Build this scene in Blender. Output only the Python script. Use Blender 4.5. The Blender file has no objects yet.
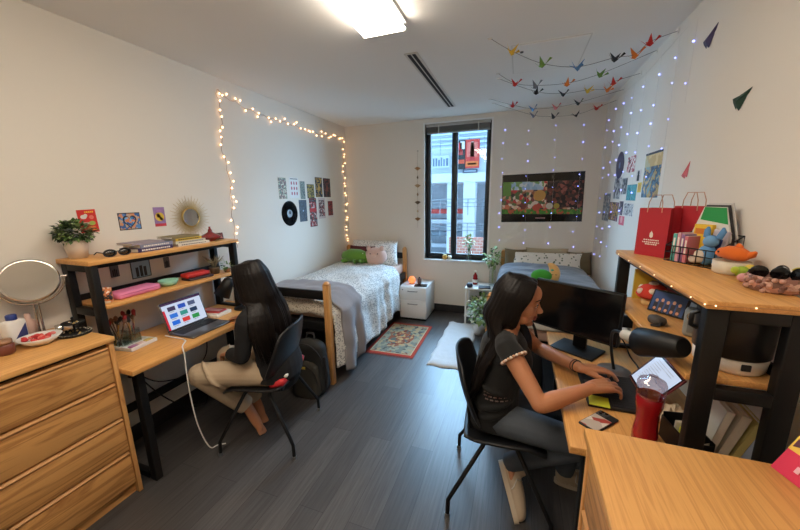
SKY = 44.; LAMP = 21.; EXPO = 0.
import bpy, bmesh, math, random
from mathutils import Vector, Matrix, Euler, noise
PI = math.pi
R = math.radians
rnd = random.Random(7)
scene = bpy.context.scene
COL = scene.collection

# ------------------------------------------------------------------ materials
def lin(c):
    return tuple((x / 12.92 if x <= .04045 else ((x + .055) / 1.055) ** 2.4) for x in c)
def rgb(r, g, b):
    return lin((r / 255, g / 255, b / 255))
def mat(name, col, rough=.6, metal=0., bump=0., bscale=60., var=0., vscale=8., spec=None, coat=0., emit=None, es=0., sheen=0.):
    m = bpy.data.materials.new(name); m.use_nodes = True
    nt = m.node_tree; b = nt.nodes['Principled BSDF']
    b.inputs['Base Color'].default_value = (*col, 1)
    b.inputs['Roughness'].default_value = rough
    b.inputs['Metallic'].default_value = metal
    if spec is not None: b.inputs['Specular IOR Level'].default_value = spec
    if coat: b.inputs['Coat Weight'].default_value = coat
    if sheen: b.inputs['Sheen Weight'].default_value = sheen
    if emit:
        b.inputs['Emission Color'].default_value = (*emit, 1); b.inputs['Emission Strength'].default_value = es
    tc = nt.nodes.new('ShaderNodeTexCoord')
    if var:
        n = nt.nodes.new('ShaderNodeTexNoise'); n.inputs['Scale'].default_value = vscale; n.inputs['Detail'].default_value = 4
        nt.links.new(tc.outputs['Object'], n.inputs['Vector'])
        mr = nt.nodes.new('ShaderNodeMapRange'); mr.inputs['To Min'].default_value = 1 - var; mr.inputs['To Max'].default_value = 1 + var
        nt.links.new(n.outputs['Fac'], mr.inputs['Value'])
        mx = nt.nodes.new('ShaderNodeVectorMath'); mx.operation = 'SCALE'
        mx.inputs[0].default_value = col
        nt.links.new(mr.outputs['Result'], mx.inputs['Scale'])
        nt.links.new(mx.outputs['Vector'], b.inputs['Base Color'])
    if bump:
        n2 = nt.nodes.new('ShaderNodeTexNoise'); n2.inputs['Scale'].default_value = bscale; n2.inputs['Detail'].default_value = 3
        nt.links.new(tc.outputs['Object'], n2.inputs['Vector'])
        bp = nt.nodes.new('ShaderNodeBump'); bp.inputs['Strength'].default_value = bump; bp.inputs['Distance'].default_value = .004
        nt.links.new(n2.outputs['Fac'], bp.inputs['Height']); nt.links.new(bp.outputs['Normal'], b.inputs['Normal'])
    return m
def ramp(nt, stops, fac, interp='LINEAR'):
    r = nt.nodes.new('ShaderNodeValToRGB'); cr = r.color_ramp; cr.interpolation = interp
    while len(cr.elements) < len(stops): cr.elements.new(.5)
    for e, (p, c) in zip(cr.elements, stops): e.position = p; e.color = (*c, 1)
    nt.links.new(fac, r.inputs['Fac']); return r
def wood(name, c0, c1, scale=(1.5, 14, 14), rough=.42, fine=.5, band=True):
    """oak: stretched noise bands along one axis plus fine pores"""
    m = mat(name, c0, rough); nt = m.node_tree; b = nt.nodes['Principled BSDF']
    tc = nt.nodes.new('ShaderNodeTexCoord'); mp = nt.nodes.new('ShaderNodeMapping'); mp.inputs['Scale'].default_value = scale
    nt.links.new(tc.outputs['Object'], mp.inputs['Vector'])
    n = nt.nodes.new('ShaderNodeTexNoise'); n.inputs['Scale'].default_value = 1.6; n.inputs['Detail'].default_value = 5; n.inputs['Distortion'].default_value = .8
    nt.links.new(mp.outputs['Vector'], n.inputs['Vector'])
    w = nt.nodes.new('ShaderNodeMath'); w.operation = 'MULTIPLY'; w.inputs[1].default_value = 9.
    nt.links.new(n.outputs['Fac'], w.inputs[0])
    f = nt.nodes.new('ShaderNodeMath'); f.operation = 'PINGPONG'; f.inputs[1].default_value = 1.
    nt.links.new(w.outputs[0], f.inputs[0])
    mp2 = nt.nodes.new('ShaderNodeMapping'); mp2.inputs['Scale'].default_value = tuple(s * (5 if s > 5 else 2.2) for s in scale)
    nt.links.new(tc.outputs['Object'], mp2.inputs['Vector'])
    n2 = nt.nodes.new('ShaderNodeTexNoise'); n2.inputs['Scale'].default_value = 3.; n2.inputs['Detail'].default_value = 3
    nt.links.new(mp2.outputs['Vector'], n2.inputs['Vector'])
    ad = nt.nodes.new('ShaderNodeMix'); ad.inputs['Factor'].default_value = fine
    nt.links.new(f.outputs[0], ad.inputs['A']); nt.links.new(n2.outputs['Fac'], ad.inputs['B'])
    rp = ramp(nt, [(.12, c1), (.62, c0)], ad.outputs['Result'])
    nt.links.new(rp.outputs['Color'], b.inputs['Base Color'])
    bp = nt.nodes.new('ShaderNodeBump'); bp.inputs['Strength'].default_value = .08; bp.inputs['Distance'].default_value = .002
    nt.links.new(n2.outputs['Fac'], bp.inputs['Height']); nt.links.new(bp.outputs['Normal'], b.inputs['Normal'])
    return m
def blotch(name, cols, scale=30, rough=.6, kind='voronoi', stretch=(1, 1, 1), thresh=None):
    """multi-coloured cells: prints, quilts, collage pictures"""
    m = mat(name, cols[0], rough); nt = m.node_tree; b = nt.nodes['Principled BSDF']
    tc = nt.nodes.new('ShaderNodeTexCoord'); mp = nt.nodes.new('ShaderNodeMapping'); mp.inputs['Scale'].default_value = stretch
    nt.links.new(tc.outputs['Object'], mp.inputs['Vector'])
    if kind == 'voronoi':
        v = nt.nodes.new('ShaderNodeTexVoronoi'); v.inputs['Scale'].default_value = scale
        nt.links.new(mp.outputs['Vector'], v.inputs['Vector'])
        sp = nt.nodes.new('ShaderNodeSeparateColor'); nt.links.new(v.outputs['Color'], sp.inputs['Color']); fac = sp.outputs['Red']
    elif kind == 'dots':
        v = nt.nodes.new('ShaderNodeTexVoronoi'); v.inputs['Scale'].default_value = scale
        nt.links.new(mp.outputs['Vector'], v.inputs['Vector']); fac = v.outputs['Distance']
    else:
        v = nt.nodes.new('ShaderNodeTexNoise'); v.inputs['Scale'].default_value = scale; v.inputs['Detail'].default_value = 3
        nt.links.new(mp.outputs['Vector'], v.inputs['Vector']); fac = v.outputs['Fac']
    n = len(cols)
    if thresh: stops = [(t, c) for t, c in zip(thresh, cols)]
    elif kind == 'noise': stops = [(.3 + .4 * i / n, c) for i, c in enumerate(cols)]
    else: stops = [(i / n, c) for i, c in enumerate(cols)]
    rp = ramp(nt, stops, fac, 'CONSTANT')
    nt.links.new(rp.outputs['Color'], b.inputs['Base Color'])
    return m

M = {}
M['wall'] = mat('painted wall', rgb(232, 226, 216), .85, bump=.05, bscale=180)
M['ceiling'] = mat('painted ceiling', rgb(244, 243, 240), .9)
M['oak'] = wood('oak along y', rgb(222, 166, 98), rgb(196, 138, 76), (22, 1.2, 22), fine=.6)
M['oakx'] = wood('oak along x', rgb(222, 166, 98), rgb(196, 138, 76), (1.2, 22, 22), fine=.6)
M['oakv'] = wood('oak along z', rgb(212, 158, 96), rgb(182, 126, 70), (18, 18, 1.5))
M['oakdr'] = wood('oak drawer fronts', rgb(208, 154, 92), rgb(158, 106, 56), (10, .9, 10), fine=.4)
M['oakedge'] = mat('oak edge band', rgb(190, 138, 84), .5)
M['groove'] = mat('dark groove', rgb(52, 34, 22), .8)
M['black'] = mat('black powder coat', rgb(15, 15, 16), .5, spec=.35)
M['plastic'] = mat('black polypropylene', rgb(22, 23, 26), .42, bump=.1, bscale=400)
M['blackgloss'] = mat('glossy black', rgb(12, 12, 14), .15)
M['blackcloth'] = mat('black fabric', rgb(20, 20, 22), .9, bump=.3, bscale=300)
M['white'] = mat('white laminate', rgb(236, 236, 234), .4)
M['whitepl'] = mat('white plastic', rgb(232, 230, 226), .35)
M['chrome'] = mat('brushed chrome', rgb(205, 200, 192), .18, 1.)
M['mirror'] = mat('mirror glass', rgb(225, 225, 225), .03, 1.)
M['steel'] = mat('grey steel', rgb(150, 150, 150), .35, .8)
M['gold'] = mat('gold wire', rgb(196, 166, 104), .4, .7)
M['red'] = mat('red', rgb(186, 34, 40), .5)
M['leaf'] = mat('leaf green', rgb(66, 96, 46), .55, var=.35, vscale=30)
M['leafd'] = mat('dark leaf', rgb(48, 66, 40), .55, var=.35, vscale=30)
M['leafl'] = mat('pale leaf', rgb(150, 176, 110), .55, var=.3, vscale=30)
M['soil'] = mat('soil', rgb(50, 38, 28), .95)
M['paper'] = mat('paper white', rgb(235, 232, 224), .7)
M['ink'] = mat('dark ink', rgb(30, 28, 30), .7)
M['grey'] = mat('grey', rgb(120, 120, 122), .6)
def glass(name, col=(1, 1, 1), gloss=.08, rough=.02, tint=None):
    m = bpy.data.materials.new(name); m.use_nodes = True; nt = m.node_tree; nt.nodes.clear()
    o = nt.nodes.new('ShaderNodeOutputMaterial'); t = nt.nodes.new('ShaderNodeBsdfTransparent'); g = nt.nodes.new('ShaderNodeBsdfGlossy')
    t.inputs['Color'].default_value = (*(tint or col), 1); g.inputs['Roughness'].default_value = rough
    mx = nt.nodes.new('ShaderNodeMixShader'); mx.inputs['Fac'].default_value = gloss
    nt.links.new(t.outputs[0], mx.inputs[1]); nt.links.new(g.outputs[0], mx.inputs[2]); nt.links.new(mx.outputs[0], o.inputs[0])
    return m
M['glass'] = glass('window glass', (.97, .99, 1), .025)
M['clear'] = glass('clear glass', (.86, .9, .88), .12)
M['redclear'] = glass('red clear plastic', (.75, .05, .07), .12, .1)
M['clearcap'] = glass('clear lid plastic', (.8, .72, .72), .2, .15)
def emit(name, col, s):
    m = bpy.data.materials.new(name); m.use_nodes = True; nt = m.node_tree; nt.nodes.clear()
    o = nt.nodes.new('ShaderNodeOutputMaterial'); e = nt.nodes.new('ShaderNodeEmission')
    e.inputs['Color'].default_value = (*col, 1); e.inputs['Strength'].default_value = s
    nt.links.new(e.outputs[0], o.inputs[0]); return m
_cc = {}
def cm(r, g, b, rough=.6):
    k = (r, g, b, rough)
    if k not in _cc: _cc[k] = mat('paint %d %d %d' % (r, g, b), rgb(r, g, b), rough)
    return _cc[k]

# ------------------------------------------------------------------ mesh builder
def rotm(rot):
    return Euler([R(a) for a in rot]).to_matrix().to_4x4() if rot else Matrix()
class MB:
    def __init__(s): s.v = []; s.f = []; s.mi = []; s.sm = []; s.mats = []; s.X = Matrix()
    def idx(s, m):
        if m not in s.mats: s.mats.append(m)
        return s.mats.index(m)
    def add(s, vs, fs, m, smooth=False, X=None):
        o = len(s.v); T = s.X @ X if X is not None else s.X
        s.v += [T @ Vector(p) for p in vs]; k = s.idx(m)
        flip = T.determinant() < 0
        for f in fs:
            f = [i + o for i in f]
            s.f.append(f[::-1] if flip else f); s.mi.append(k); s.sm.append(smooth)
        return s
    def addbm(s, bm, m, smooth=False, X=None):
        bm.verts.index_update()
        s.add([v.co.copy() for v in bm.verts], [[v.index for v in f.verts] for f in bm.faces], m, smooth, X); bm.free(); return s
    def box(s, c, size, m, rot=None, bev=0., seg=2):
        X = Matrix.Translation(Vector(c)) @ rotm(rot)
        if bev <= 0:
            x, y, z = [a / 2 for a in size]
            return s.add([(-x, -y, -z), (x, -y, -z), (x, y, -z), (-x, y, -z), (-x, -y, z), (x, -y, z), (x, y, z), (-x, y, z)],
                [(0, 3, 2, 1), (4, 5, 6, 7), (0, 1, 5, 4), (1, 2, 6, 5), (2, 3, 7, 6), (3, 0, 4, 7)], m, False, X)
        bm = bmesh.new(); bmesh.ops.create_cube(bm, size=1.); bmesh.ops.scale(bm, vec=size, verts=bm.verts)
        bmesh.ops.bevel(bm, geom=bm.edges[:], offset=min(bev, min(size) * .49), segments=seg, affect='EDGES', profile=.5)
        return s.addbm(bm, m, seg > 1, X)
    def span(s, lo, hi, m, bev=0.):
        return s.box([(a + b) / 2 for a, b in zip(lo, hi)], [abs(b - a) for a, b in zip(lo, hi)], m, None, bev)
    def tube(s, pts, r, m, n=8, closed=False, cap=True, flat=1.):
        pts = [Vector(p) for p in pts]; k = len(pts); rs = r if isinstance(r, (list, tuple)) else [r] * k
        vs = []; fs = []; up = None
        for i, p in enumerate(pts):
            a = pts[i - 1] if (i > 0 or closed) else p; b = pts[(i + 1) % k] if (i < k - 1 or closed) else p
            t = (b - a)
            t = t.normalized() if t.length > 1e-9 else Vector((0, 0, 1))
            if up is None:
                up = Vector((0, 0, 1)) if abs(t.z) < .9 else Vector((1, 0, 0))
            e1 = t.cross(up); e1 = e1.normalized() if e1.length > 1e-6 else t.orthogonal().normalized()
            e2 = e1.cross(t).normalized(); up = e2
            for j in range(n):
                a_ = 2 * PI * j / n
                vs.append(p + e1 * math.cos(a_) * rs[i] + e2 * math.sin(a_) * rs[i] * flat)
        for i in range(k if closed else k - 1):
            i2 = (i + 1) % k
            for j in range(n):
                j2 = (j + 1) % n
                fs.append((i * n + j, i2 * n + j, i2 * n + j2, i * n + j2)[::-1])
        s.add(vs, fs, m, True)
        if cap and not closed:
            s.add(vs[:n], [tuple(range(n))], m); s.add(vs[-n:], [tuple(range(n))[::-1]], m)
        return s
    def cyl(s, p0, p1, r, m, r1=None, n=20):
        return s.tube([p0, p1], [r, r if r1 is None else r1], m, n)
    def lathe(s, prof, m, n=28, X=None, arc=1.):
        vs = []; fs = []; k = len(prof)
        for (r, z) in prof:
            for j in range(n):
                a = 2 * PI * j / n; vs.append((r * math.cos(a), r * math.sin(a), z))
        for i in range(k - 1):
            for j in range(n):
                j2 = (j + 1) % n; fs.append((i * n + j, i * n + j2, (i + 1) * n + j2, (i + 1) * n + j))
        if prof[0][0] > 1e-6: fs.append(tuple(range(n))[::-1])
        if prof[-1][0] > 1e-6: fs.append(tuple(range((k - 1) * n, k * n)))
        return s.add(vs, fs, m, True, X)
    def sphere(s, c, r, m, n=16, rot=None):
        r = r if isinstance(r, (tuple, list)) else (r, r, r)
        X = Matrix.Translation(Vector(c)) @ rotm(rot) @ Matrix.Diagonal((*r, 1))
        k = max(6, n // 2)
        return s.lathe([(math.sin(PI * i / k), -math.cos(PI * i / k)) for i in range(k + 1)], m, n, X)
    def prism(s, poly, t, m, X=None, smooth=False):
        """polygon in local xy (ccw), from z = 0 to z = t"""
        n = len(poly)
        vs = [(x, y, 0) for x, y in poly] + [(x, y, t) for x, y in poly]
        fs = [tuple(range(n))[::-1], tuple(range(n, 2 * n))] + [(i, (i + 1) % n, n + (i + 1) % n, n + i) for i in range(n)]
        return s.add(vs, fs, m, smooth, X)
    def grid(s, fn, nu, nv, m, closed_u=False, smooth=True, X=None, flip=False):
        vs = [fn(i / nu, j / nv) for j in range(nv + 1) for i in range(nu + (0 if closed_u else 1))]
        w = nu if closed_u else nu + 1; fs = []
        for j in range(nv):
            for i in range(nu):
                i2 = (i + 1) % w
                f = (j * w + i, j * w + i2, (j + 1) * w + i2, (j + 1) * w + i); fs.append(f[::-1] if flip else f)
        return s.add(vs, fs, m, smooth, X)
    def sheet(s, fn, nu, nv, m, t=.012, smooth=True, X=None):
        """a cloth of thickness t: fn gives the outer face"""
        P = [[Vector(fn(i / nu, j / nv)) for i in range(nu + 1)] for j in range(nv + 1)]
        vs = []; 
        def nrm(i, j):
            a = P[j][min(i + 1, nu)] - P[j][max(i - 1, 0)]; b = P[min(j + 1, nv)][i] - P[max(j - 1, 0)][i]
            c = a.cross(b); return c.normalized() if c.length > 1e-12 else Vector((0, 0, 1))
        N = [[nrm(i, j) for i in range(nu + 1)] for j in range(nv + 1)]
        w = nu + 1
        vs = [P[j][i] for j in range(nv + 1) for i in range(w)] + [P[j][i] - N[j][i] * t for j in range(nv + 1) for i in range(w)]
        o = w * (nv + 1); fs = []
        for j in range(nv):
            for i in range(nu):
                a, b, c, d = j * w + i, j * w + i + 1, (j + 1) * w + i + 1, (j + 1) * w + i
                fs += [(a, b, c, d), (d + o, c + o, b + o, a + o)]
        rim = [i for i in range(w)] + [j * w + nu for j in range(1, nv + 1)] + [nv * w + i for i in range(nu - 1, -1, -1)] + [j * w for j in range(nv - 1, 0, -1)]
        for q in range(len(rim)):
            a, b = rim[q], rim[(q + 1) % len(rim)]; fs.append((b, a, a + o, b + o))
        return s.add(vs, fs, m, smooth, X)
    def pillow(s, w, h, t, m, X=None, n=18, sq=.5, pinch=.07):
        def side(sg):
            def fn(u, v):
                a, b = 2 * u - 1, 2 * v - 1
                z = (max(0, 1 - abs(a) ** 2.6) * max(0, 1 - abs(b) ** 2.6)) ** sq
                wr = noise.noise(Vector((a * 2.1 + sg, b * 2.3, w * 7))) * .06 * z
                return (a * w / 2 * (1 - pinch * (1 - b * b)), b * h / 2 * (1 - pinch * (1 - a * a)), sg * t / 2 * z + wr * t)
            return fn
        s.grid(side(1), n, n, m, X=X); s.grid(side(-1), n, n, m, X=X, flip=True); return s
    def build(s, name, parent=None, loc=(0, 0, 0), rot=(0, 0, 0)):
        me = bpy.data.meshes.new(name); me.from_pydata([tuple(v) for v in s.v], [], s.f)
        for m in s.mats: me.materials.append(m)
        me.polygons.foreach_set('material_index', s.mi); me.polygons.foreach_set('use_smooth', s.sm); me.update()
        o = bpy.data.objects.new(name, me); COL.objects.link(o)
        o.location = loc; o.rotation_euler = [R(a) for a in rot]
        if parent: o.parent = parent
        return o
def tag(o, label=None, cat=None, group=None, kind=None):
    if label: o['label'] = label
    if cat: o['category'] = cat
    if group: o['group'] = group
    if kind: o['kind'] = kind
    return o
def thing(name, label, cat, loc=(0, 0, 0), rz=0., group=None, rot=None):
    o = bpy.data.objects.new(name, None); COL.objects.link(o); o.empty_display_size = .05
    o.location = loc; o.rotation_euler = [R(a) for a in rot] if rot else (0, 0, R(rz))
    return tag(o, label, cat, group)
def solo(mb, name, label, cat, loc=(0, 0, 0), rz=0., group=None, rot=None):
    return tag(mb.build(name, None, loc, rot or (0, 0, rz)), label, cat, group)
def struct(mb, name, parent=None, loc=(0, 0, 0)):
    o = mb.build(name, parent, loc)
    if parent is None: o['kind'] = 'structure'
    return o
def dup(o, loc, rz, label, group=None, parent=None):
    c = o.copy(); COL.objects.link(c)
    if parent: c.parent = parent
    else:
        c.location = loc; c.rotation_euler = (0, 0, R(rz)); c['label'] = label
        if group: c['group'] = group
    for ch in [x for x in bpy.data.objects if x.parent == o]: dup(ch, None, None, None, None, c)
    return c
def text(body, size, m, name, parent, loc, rot, thick=.0006):
    cu = bpy.data.curves.new(name, 'FONT'); cu.body = body; cu.size = size; cu.extrude = thick; cu.align_x = 'CENTER'; cu.align_y = 'CENTER'
    to = bpy.data.objects.new('tmp_text', cu); COL.objects.link(to)
    me = bpy.data.meshes.new_from_object(to.evaluated_get(bpy.context.evaluated_depsgraph_get()))
    bpy.data.objects.remove(to); bpy.data.curves.remove(cu); me.materials.clear(); me.materials.append(m); me.name = name
    o = bpy.data.objects.new(name, me); COL.objects.link(o); o.location = loc
    if isinstance(rot, Matrix): o.matrix_local = Matrix.Translation(Vector(loc)) @ rot
    else: o.rotation_euler = [R(a) for a in rot]
    if parent: o.parent = parent
    return o
# ------------------------------------------------------------------ room
XL, XR, YB, YF, ZC = -2.465, .88, 4.53, -1.1, 2.67
WX0, WX1, WZ0, WZ1 = -1.245, -.375, .775, 2.60
def floor_mat():
    m = mat('grey vinyl planks', rgb(70, 68, 68), .38, spec=.7); nt = m.node_tree; b = nt.nodes['Principled BSDF']
    tc = nt.nodes.new('ShaderNodeTexCoord'); mp = nt.nodes.new('ShaderNodeMapping'); mp.inputs['Rotation'].default_value = (0, 0, PI / 2)
    nt.links.new(tc.outputs['Object'], mp.inputs['Vector'])
    br = nt.nodes.new('ShaderNodeTexBrick'); br.inputs['Scale'].default_value = 1.; br.inputs['Brick Width'].default_value = 1.22; br.inputs['Row Height'].default_value = .15
    br.inputs['Mortar Size'].default_value = .0012; br.inputs['Color1'].default_value = (*rgb(84, 81, 80), 1); br.inputs['Color2'].default_value = (*rgb(62, 60, 60), 1); br.inputs['Mortar'].default_value = (*rgb(34, 33, 33), 1)
    nt.links.new(mp.outputs['Vector'], br.inputs['Vector'])
    mp2 = nt.nodes.new('ShaderNodeMapping'); mp2.inputs['Scale'].default_value = (38, 1.6, 1)
    nt.links.new(tc.outputs['Object'], mp2.inputs['Vector'])
    n = nt.nodes.new('ShaderNodeTexNoise'); n.inputs['Scale'].default_value = 2; n.inputs['Detail'].default_value = 6; n.inputs['Roughness'].default_value = .65
    nt.links.new(mp2.outputs['Vector'], n.inputs['Vector'])
    mr = nt.nodes.new('ShaderNodeMapRange'); mr.inputs['From Min'].default_value = .3; mr.inputs['From Max'].default_value = .7; mr.inputs['To Min'].default_value = .62; mr.inputs['To Max'].default_value = 1.35
    nt.links.new(n.outputs['Fac'], mr.inputs['Value'])
    sc = nt.nodes.new('ShaderNodeVectorMath'); sc.operation = 'SCALE'
    nt.links.new(br.outputs['Color'], sc.inputs[0]); nt.links.new(mr.outputs['Result'], sc.inputs['Scale']); nt.links.new(sc.outputs['Vector'], b.inputs['Base Color'])
    bp = nt.nodes.new('ShaderNodeBump'); bp.inputs['Strength'].default_value = .12; bp.inputs['Distance'].default_value = .002
    nt.links.new(n.outputs['Fac'], bp.inputs['Height']); nt.links.new(bp.outputs['Normal'], b.inputs['Normal'])
    return m
M['floor'] = floor_mat()
T = .22
mb = MB(); mb.span((XL - T, YF - T, -.1), (XR + T, YB + T, 0), M['floor']); struct(mb, 'floor')
mb = MB(); mb.span((XL - T, YF - T, ZC), (XR + T, YB + T, ZC + .1), M['ceiling']); struct(mb, 'ceiling')
mb = MB(); mb.span((XL - T, YF - T, 0), (XL, YB + T, ZC), M['wall']); struct(mb, 'wall_left')
mb = MB(); mb.span((XR, YF - T, 0), (XR + T, YB + T, ZC), M['wall']); struct(mb, 'wall_right')
mb = MB(); mb.span((XL, YF - T, 0), (XR, YF, ZC), M['wall']); struct(mb, 'wall_front')
mb = MB()
mb.span((XL, YB, 0), (WX0, YB + T, ZC), M['wall']); mb.span((WX1, YB, 0), (XR, YB + T, ZC), M['wall'])
mb.span((WX0, YB, 0), (WX1, YB + T, WZ0), M['wall']); mb.span((WX0, YB, WZ1), (WX1, YB + T, ZC), M['wall'])
struct(mb, 'wall_back')
M['base'] = mat('dark rubber base', rgb(34, 33, 34), .5)
mb = MB(); mb.span((XL, YF, 0), (XL + .012, YB, .11), M['base']); struct(mb, 'baseboard_left')
mb = MB(); mb.span((XL + .012, YB - .012, 0), (XR - .012, YB, .11), M['base']); struct(mb, 'baseboard_back')
mb = MB(); mb.span((XR - .012, YF, 0), (XR, YB, .11), M['base']); struct(mb, 'baseboard_right')
# window: black aluminium frame set into the opening, white reveal
wy = YB + .07
M['wframe'] = mat('black window frame', rgb(26, 30, 34), .4)
mb = MB()
mb.span((WX0, wy, WZ0), (WX0 + .045, wy + .07, WZ1), M['wframe'], .004); mb.span((WX1 - .045, wy, WZ0), (WX1, wy + .07, WZ1), M['wframe'], .004)
mb.span((WX0 + .045, wy, WZ0), (WX1 - .045, wy + .07, WZ0 + .05), M['wframe'], .004); mb.span((WX0 + .045, wy, WZ1 - .06), (WX1 - .045, wy + .07, WZ1), M['wframe'], .004)
win = struct(mb, 'window_1')
xm = -.85
mb = MB(); mb.span((xm - .024, wy - .004, WZ0 + .05), (xm + .024, wy + .066, WZ1 - .06), M['wframe'], .004); mb.build('mullion', win)
for a, b in ((WX0 + .045, xm - .024), (xm + .024, WX1 - .045)):
    mb = MB(); f = M['wframe']
    mb.span((a, wy + .01, WZ0 + .05), (a + .016, wy + .055, WZ1 - .06), f); mb.span((b - .016, wy + .01, WZ0 + .05), (b, wy + .055, WZ1 - .06), f)
    mb.span((a + .016, wy + .01, WZ0 + .05), (b - .016, wy + .055, WZ0 + .075), f); mb.span((a + .016, wy + .01, WZ1 - .085), (b - .016, wy + .055, WZ1 - .06), f)
    sash = mb.build('sash', win)
    mb = MB(); mb.span((a + .016, wy + .03, WZ0 + .075), (b - .016, wy + .036, WZ1 - .085), M['glass']); mb.build('pane', sash)
M['sill'] = mat('white sill paint', rgb(240, 240, 238), .5)
mb = MB(); mb.span((WX0 - .015, YB - .025, WZ0 - .022), (WX1 + .015, wy, WZ0), M['sill'], .003); mb.build('window_sill', win)
mb = MB()
mb.span((WX0 - .02, YB - .006, WZ0), (WX0, wy, WZ1), M['sill']); mb.span((WX1, YB - .006, WZ0), (WX1 + .02, wy, WZ1), M['sill']); mb.span((WX0 - .02, YB - .006, WZ1), (WX1 + .02, wy, WZ1 + .02), M['sill'])
mb.build('window_trim', win)
# raised slat blind under the head of the window
bl = thing('window_blind', 'grey slat blind pulled up to the head of the window', 'blind', ((WX0 + WX1) / 2, YB + .035, WZ1))
w2 = (WX1 - WX0) - .03
M['slat'] = mat('grey blind slat', rgb(150, 150, 148), .5)
mb = MB(); mb.box((0, 0, -.018), (w2, .05, .034), cm(186, 184, 180)); mb.build('head_rail', bl)
mb = MB()
for k in range(9): mb.box((0, 0, -.04 - k * .0075), (w2 - .01, .045, .0035), M['slat'], (12 if k % 2 else -6, 0, 0))
mb.build('slat_stack', bl)
mb = MB(); mb.box((0, 0, -.112), (w2 - .01, .046, .014), M['slat'], None, .003); mb.build('bottom_rail', bl)
for x in (-.25, .27):
    mb = MB(); mb.box((x, -.026, -.07), (.016, .003, .1), cm(214, 212, 206)); mb.build('ladder_tape', bl)

# ------------------------------------------------------------------ camera
cam = bpy.data.cameras.new('camera'); co = bpy.data.objects.new('camera', cam); COL.objects.link(co)
YAW, PIT, ROL = R(19.82), R(11.65), R(-.90)
Fv = Vector((-math.sin(YAW) * math.cos(PIT), math.cos(YAW) * math.cos(PIT), -math.sin(PIT)))
Rv = Vector((math.cos(YAW), math.sin(YAW), 0)); Uv = Rv.cross(Fv)
c_, s_ = math.cos(ROL), math.sin(ROL); Rv, Uv = c_ * Rv + s_ * Uv, -s_ * Rv + c_ * Uv
mx = Matrix.Identity(4)
for i in range(3): mx[i][0], mx[i][1], mx[i][2] = Rv[i], Uv[i], -Fv[i]
mx.translation = Vector((0, 0, 1.65)); co.matrix_world = mx
cam.sensor_fit = 'HORIZONTAL'; cam.sensor_width = 36; cam.lens = 36 * 327.56 / 800; cam.clip_start = .02; cam.clip_end = 200
scene.camera = co

# ------------------------------------------------------------------ light
wd = bpy.data.worlds.new('daylight'); scene.world = wd; wd.use_nodes = True
bg = wd.node_tree.nodes['Background']; bg.inputs['Color'].default_value = (.40, .69, 1, 1); bg.inputs['Strength'].default_value = SKY
wn = wd.node_tree; wtc = wn.nodes.new('ShaderNodeTexCoord'); wsp = wn.nodes.new('ShaderNodeSeparateXYZ'); wmr = wn.nodes.new('ShaderNodeMapRange')
# an overcast sky, brighter towards the hidden sun beyond the stadium
wmr.inputs['From Min'].default_value = .05; wmr.inputs['From Max'].default_value = .9; wmr.inputs['To Min'].default_value = SKY * .05; wmr.inputs['To Max'].default_value = SKY
wn.links.new(wtc.outputs['Generated'], wsp.inputs[0]); wn.links.new(wsp.outputs['Y'], wmr.inputs['Value']); wn.links.new(wmr.outputs['Result'], bg.inputs['Strength'])
pl = bpy.data.lights.new('window_portal', 'AREA'); pl.shape = 'RECTANGLE'; pl.size = WX1 - WX0; pl.size_y = WZ1 - WZ0; pl.cycles.is_portal = True
po = bpy.data.objects.new('window_portal', pl); COL.objects.link(po); po.location = ((WX0 + WX1) / 2, YB + .2, (WZ0 + WZ1) / 2); po.rotation_euler = (R(-90), 0, 0)
# ceiling fixture: shallow white pan with glowing diffuser, running along the room
M['diffuser'] = emit('lit diffuser', (1, .87, .71), LAMP)
def ceiling_fixture(loc, label):
    t = thing('ceiling_light', label, 'ceiling light', loc)
    mb = MB(); mb.span((-.14, -.62, -.022), (.14, .62, 0), M['white'], .004); mb.build('housing', t)
    mb = MB()
    sec = [(-.10, -.022), (-.135, -.05), (-.125, -.064), (.125, -.064), (.135, -.05), (.10, -.022)]
    X = Matrix(((1, 0, 0, 0), (0, 0, 1, -.6), (0, 1, 0, 0), (0, 0, 0, 1)))
    mb.prism(sec, 1.2, M['diffuser'], X); mb.build('diffuser', t)
    for y in (-.61, .61):
        mb = MB(); mb.prism([(x * 1.05, z * 1.04 + .001) for x, z in sec], .02, M['white'], Matrix(((1, 0, 0, 0), (0, 0, 1, y - .01), (0, 1, 0, 0), (0, 0, 0, 1)))); mb.build('end_cap', t)
    return t
ceiling_fixture((-.815, 1.44, ZC), 'long glowing white light fixture on the ceiling')
ceiling_fixture((-.815, .17, ZC), 'added unseen fill light fixture in the row, nearer the viewer')  # added out of view to even the light on near walls and dressers
# air slot and access panel in the ceiling
av = thing('ceiling_vent', 'black linear air slot in the white ceiling', 'vent', (-.795, 3.27, ZC))
mb = MB(); mb.span((-.05, -.77, -.006), (.05, .77, 0), cm(214, 212, 206)); mb.build('vent_frame', av)
for x in (-.018, .018):
    mb = MB(); mb.span((x - .013, -.755, -.0075), (x + .013, .755, -.0045), M['ink']); mb.build('slot', av)
ap = thing('ceiling_access_panel', 'square white access panel in the ceiling behind the crane garlands', 'panel', (.14, 2.93, ZC))
mb = MB(); mb.span((-.25, -.28, -.004), (.25, .28, 0), cm(222, 220, 216)); mb.build('panel_frame', ap)
mb = MB(); mb.span((-.24, -.27, -.006), (.24, .27, -.002), M['ceiling']); mb.build('panel_door', ap)
mb = MB(); mb.cyl((-.18, -.16, -.012), (-.18, -.16, -.006), .012, M['ink']); mb.build('latch', ap)

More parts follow.
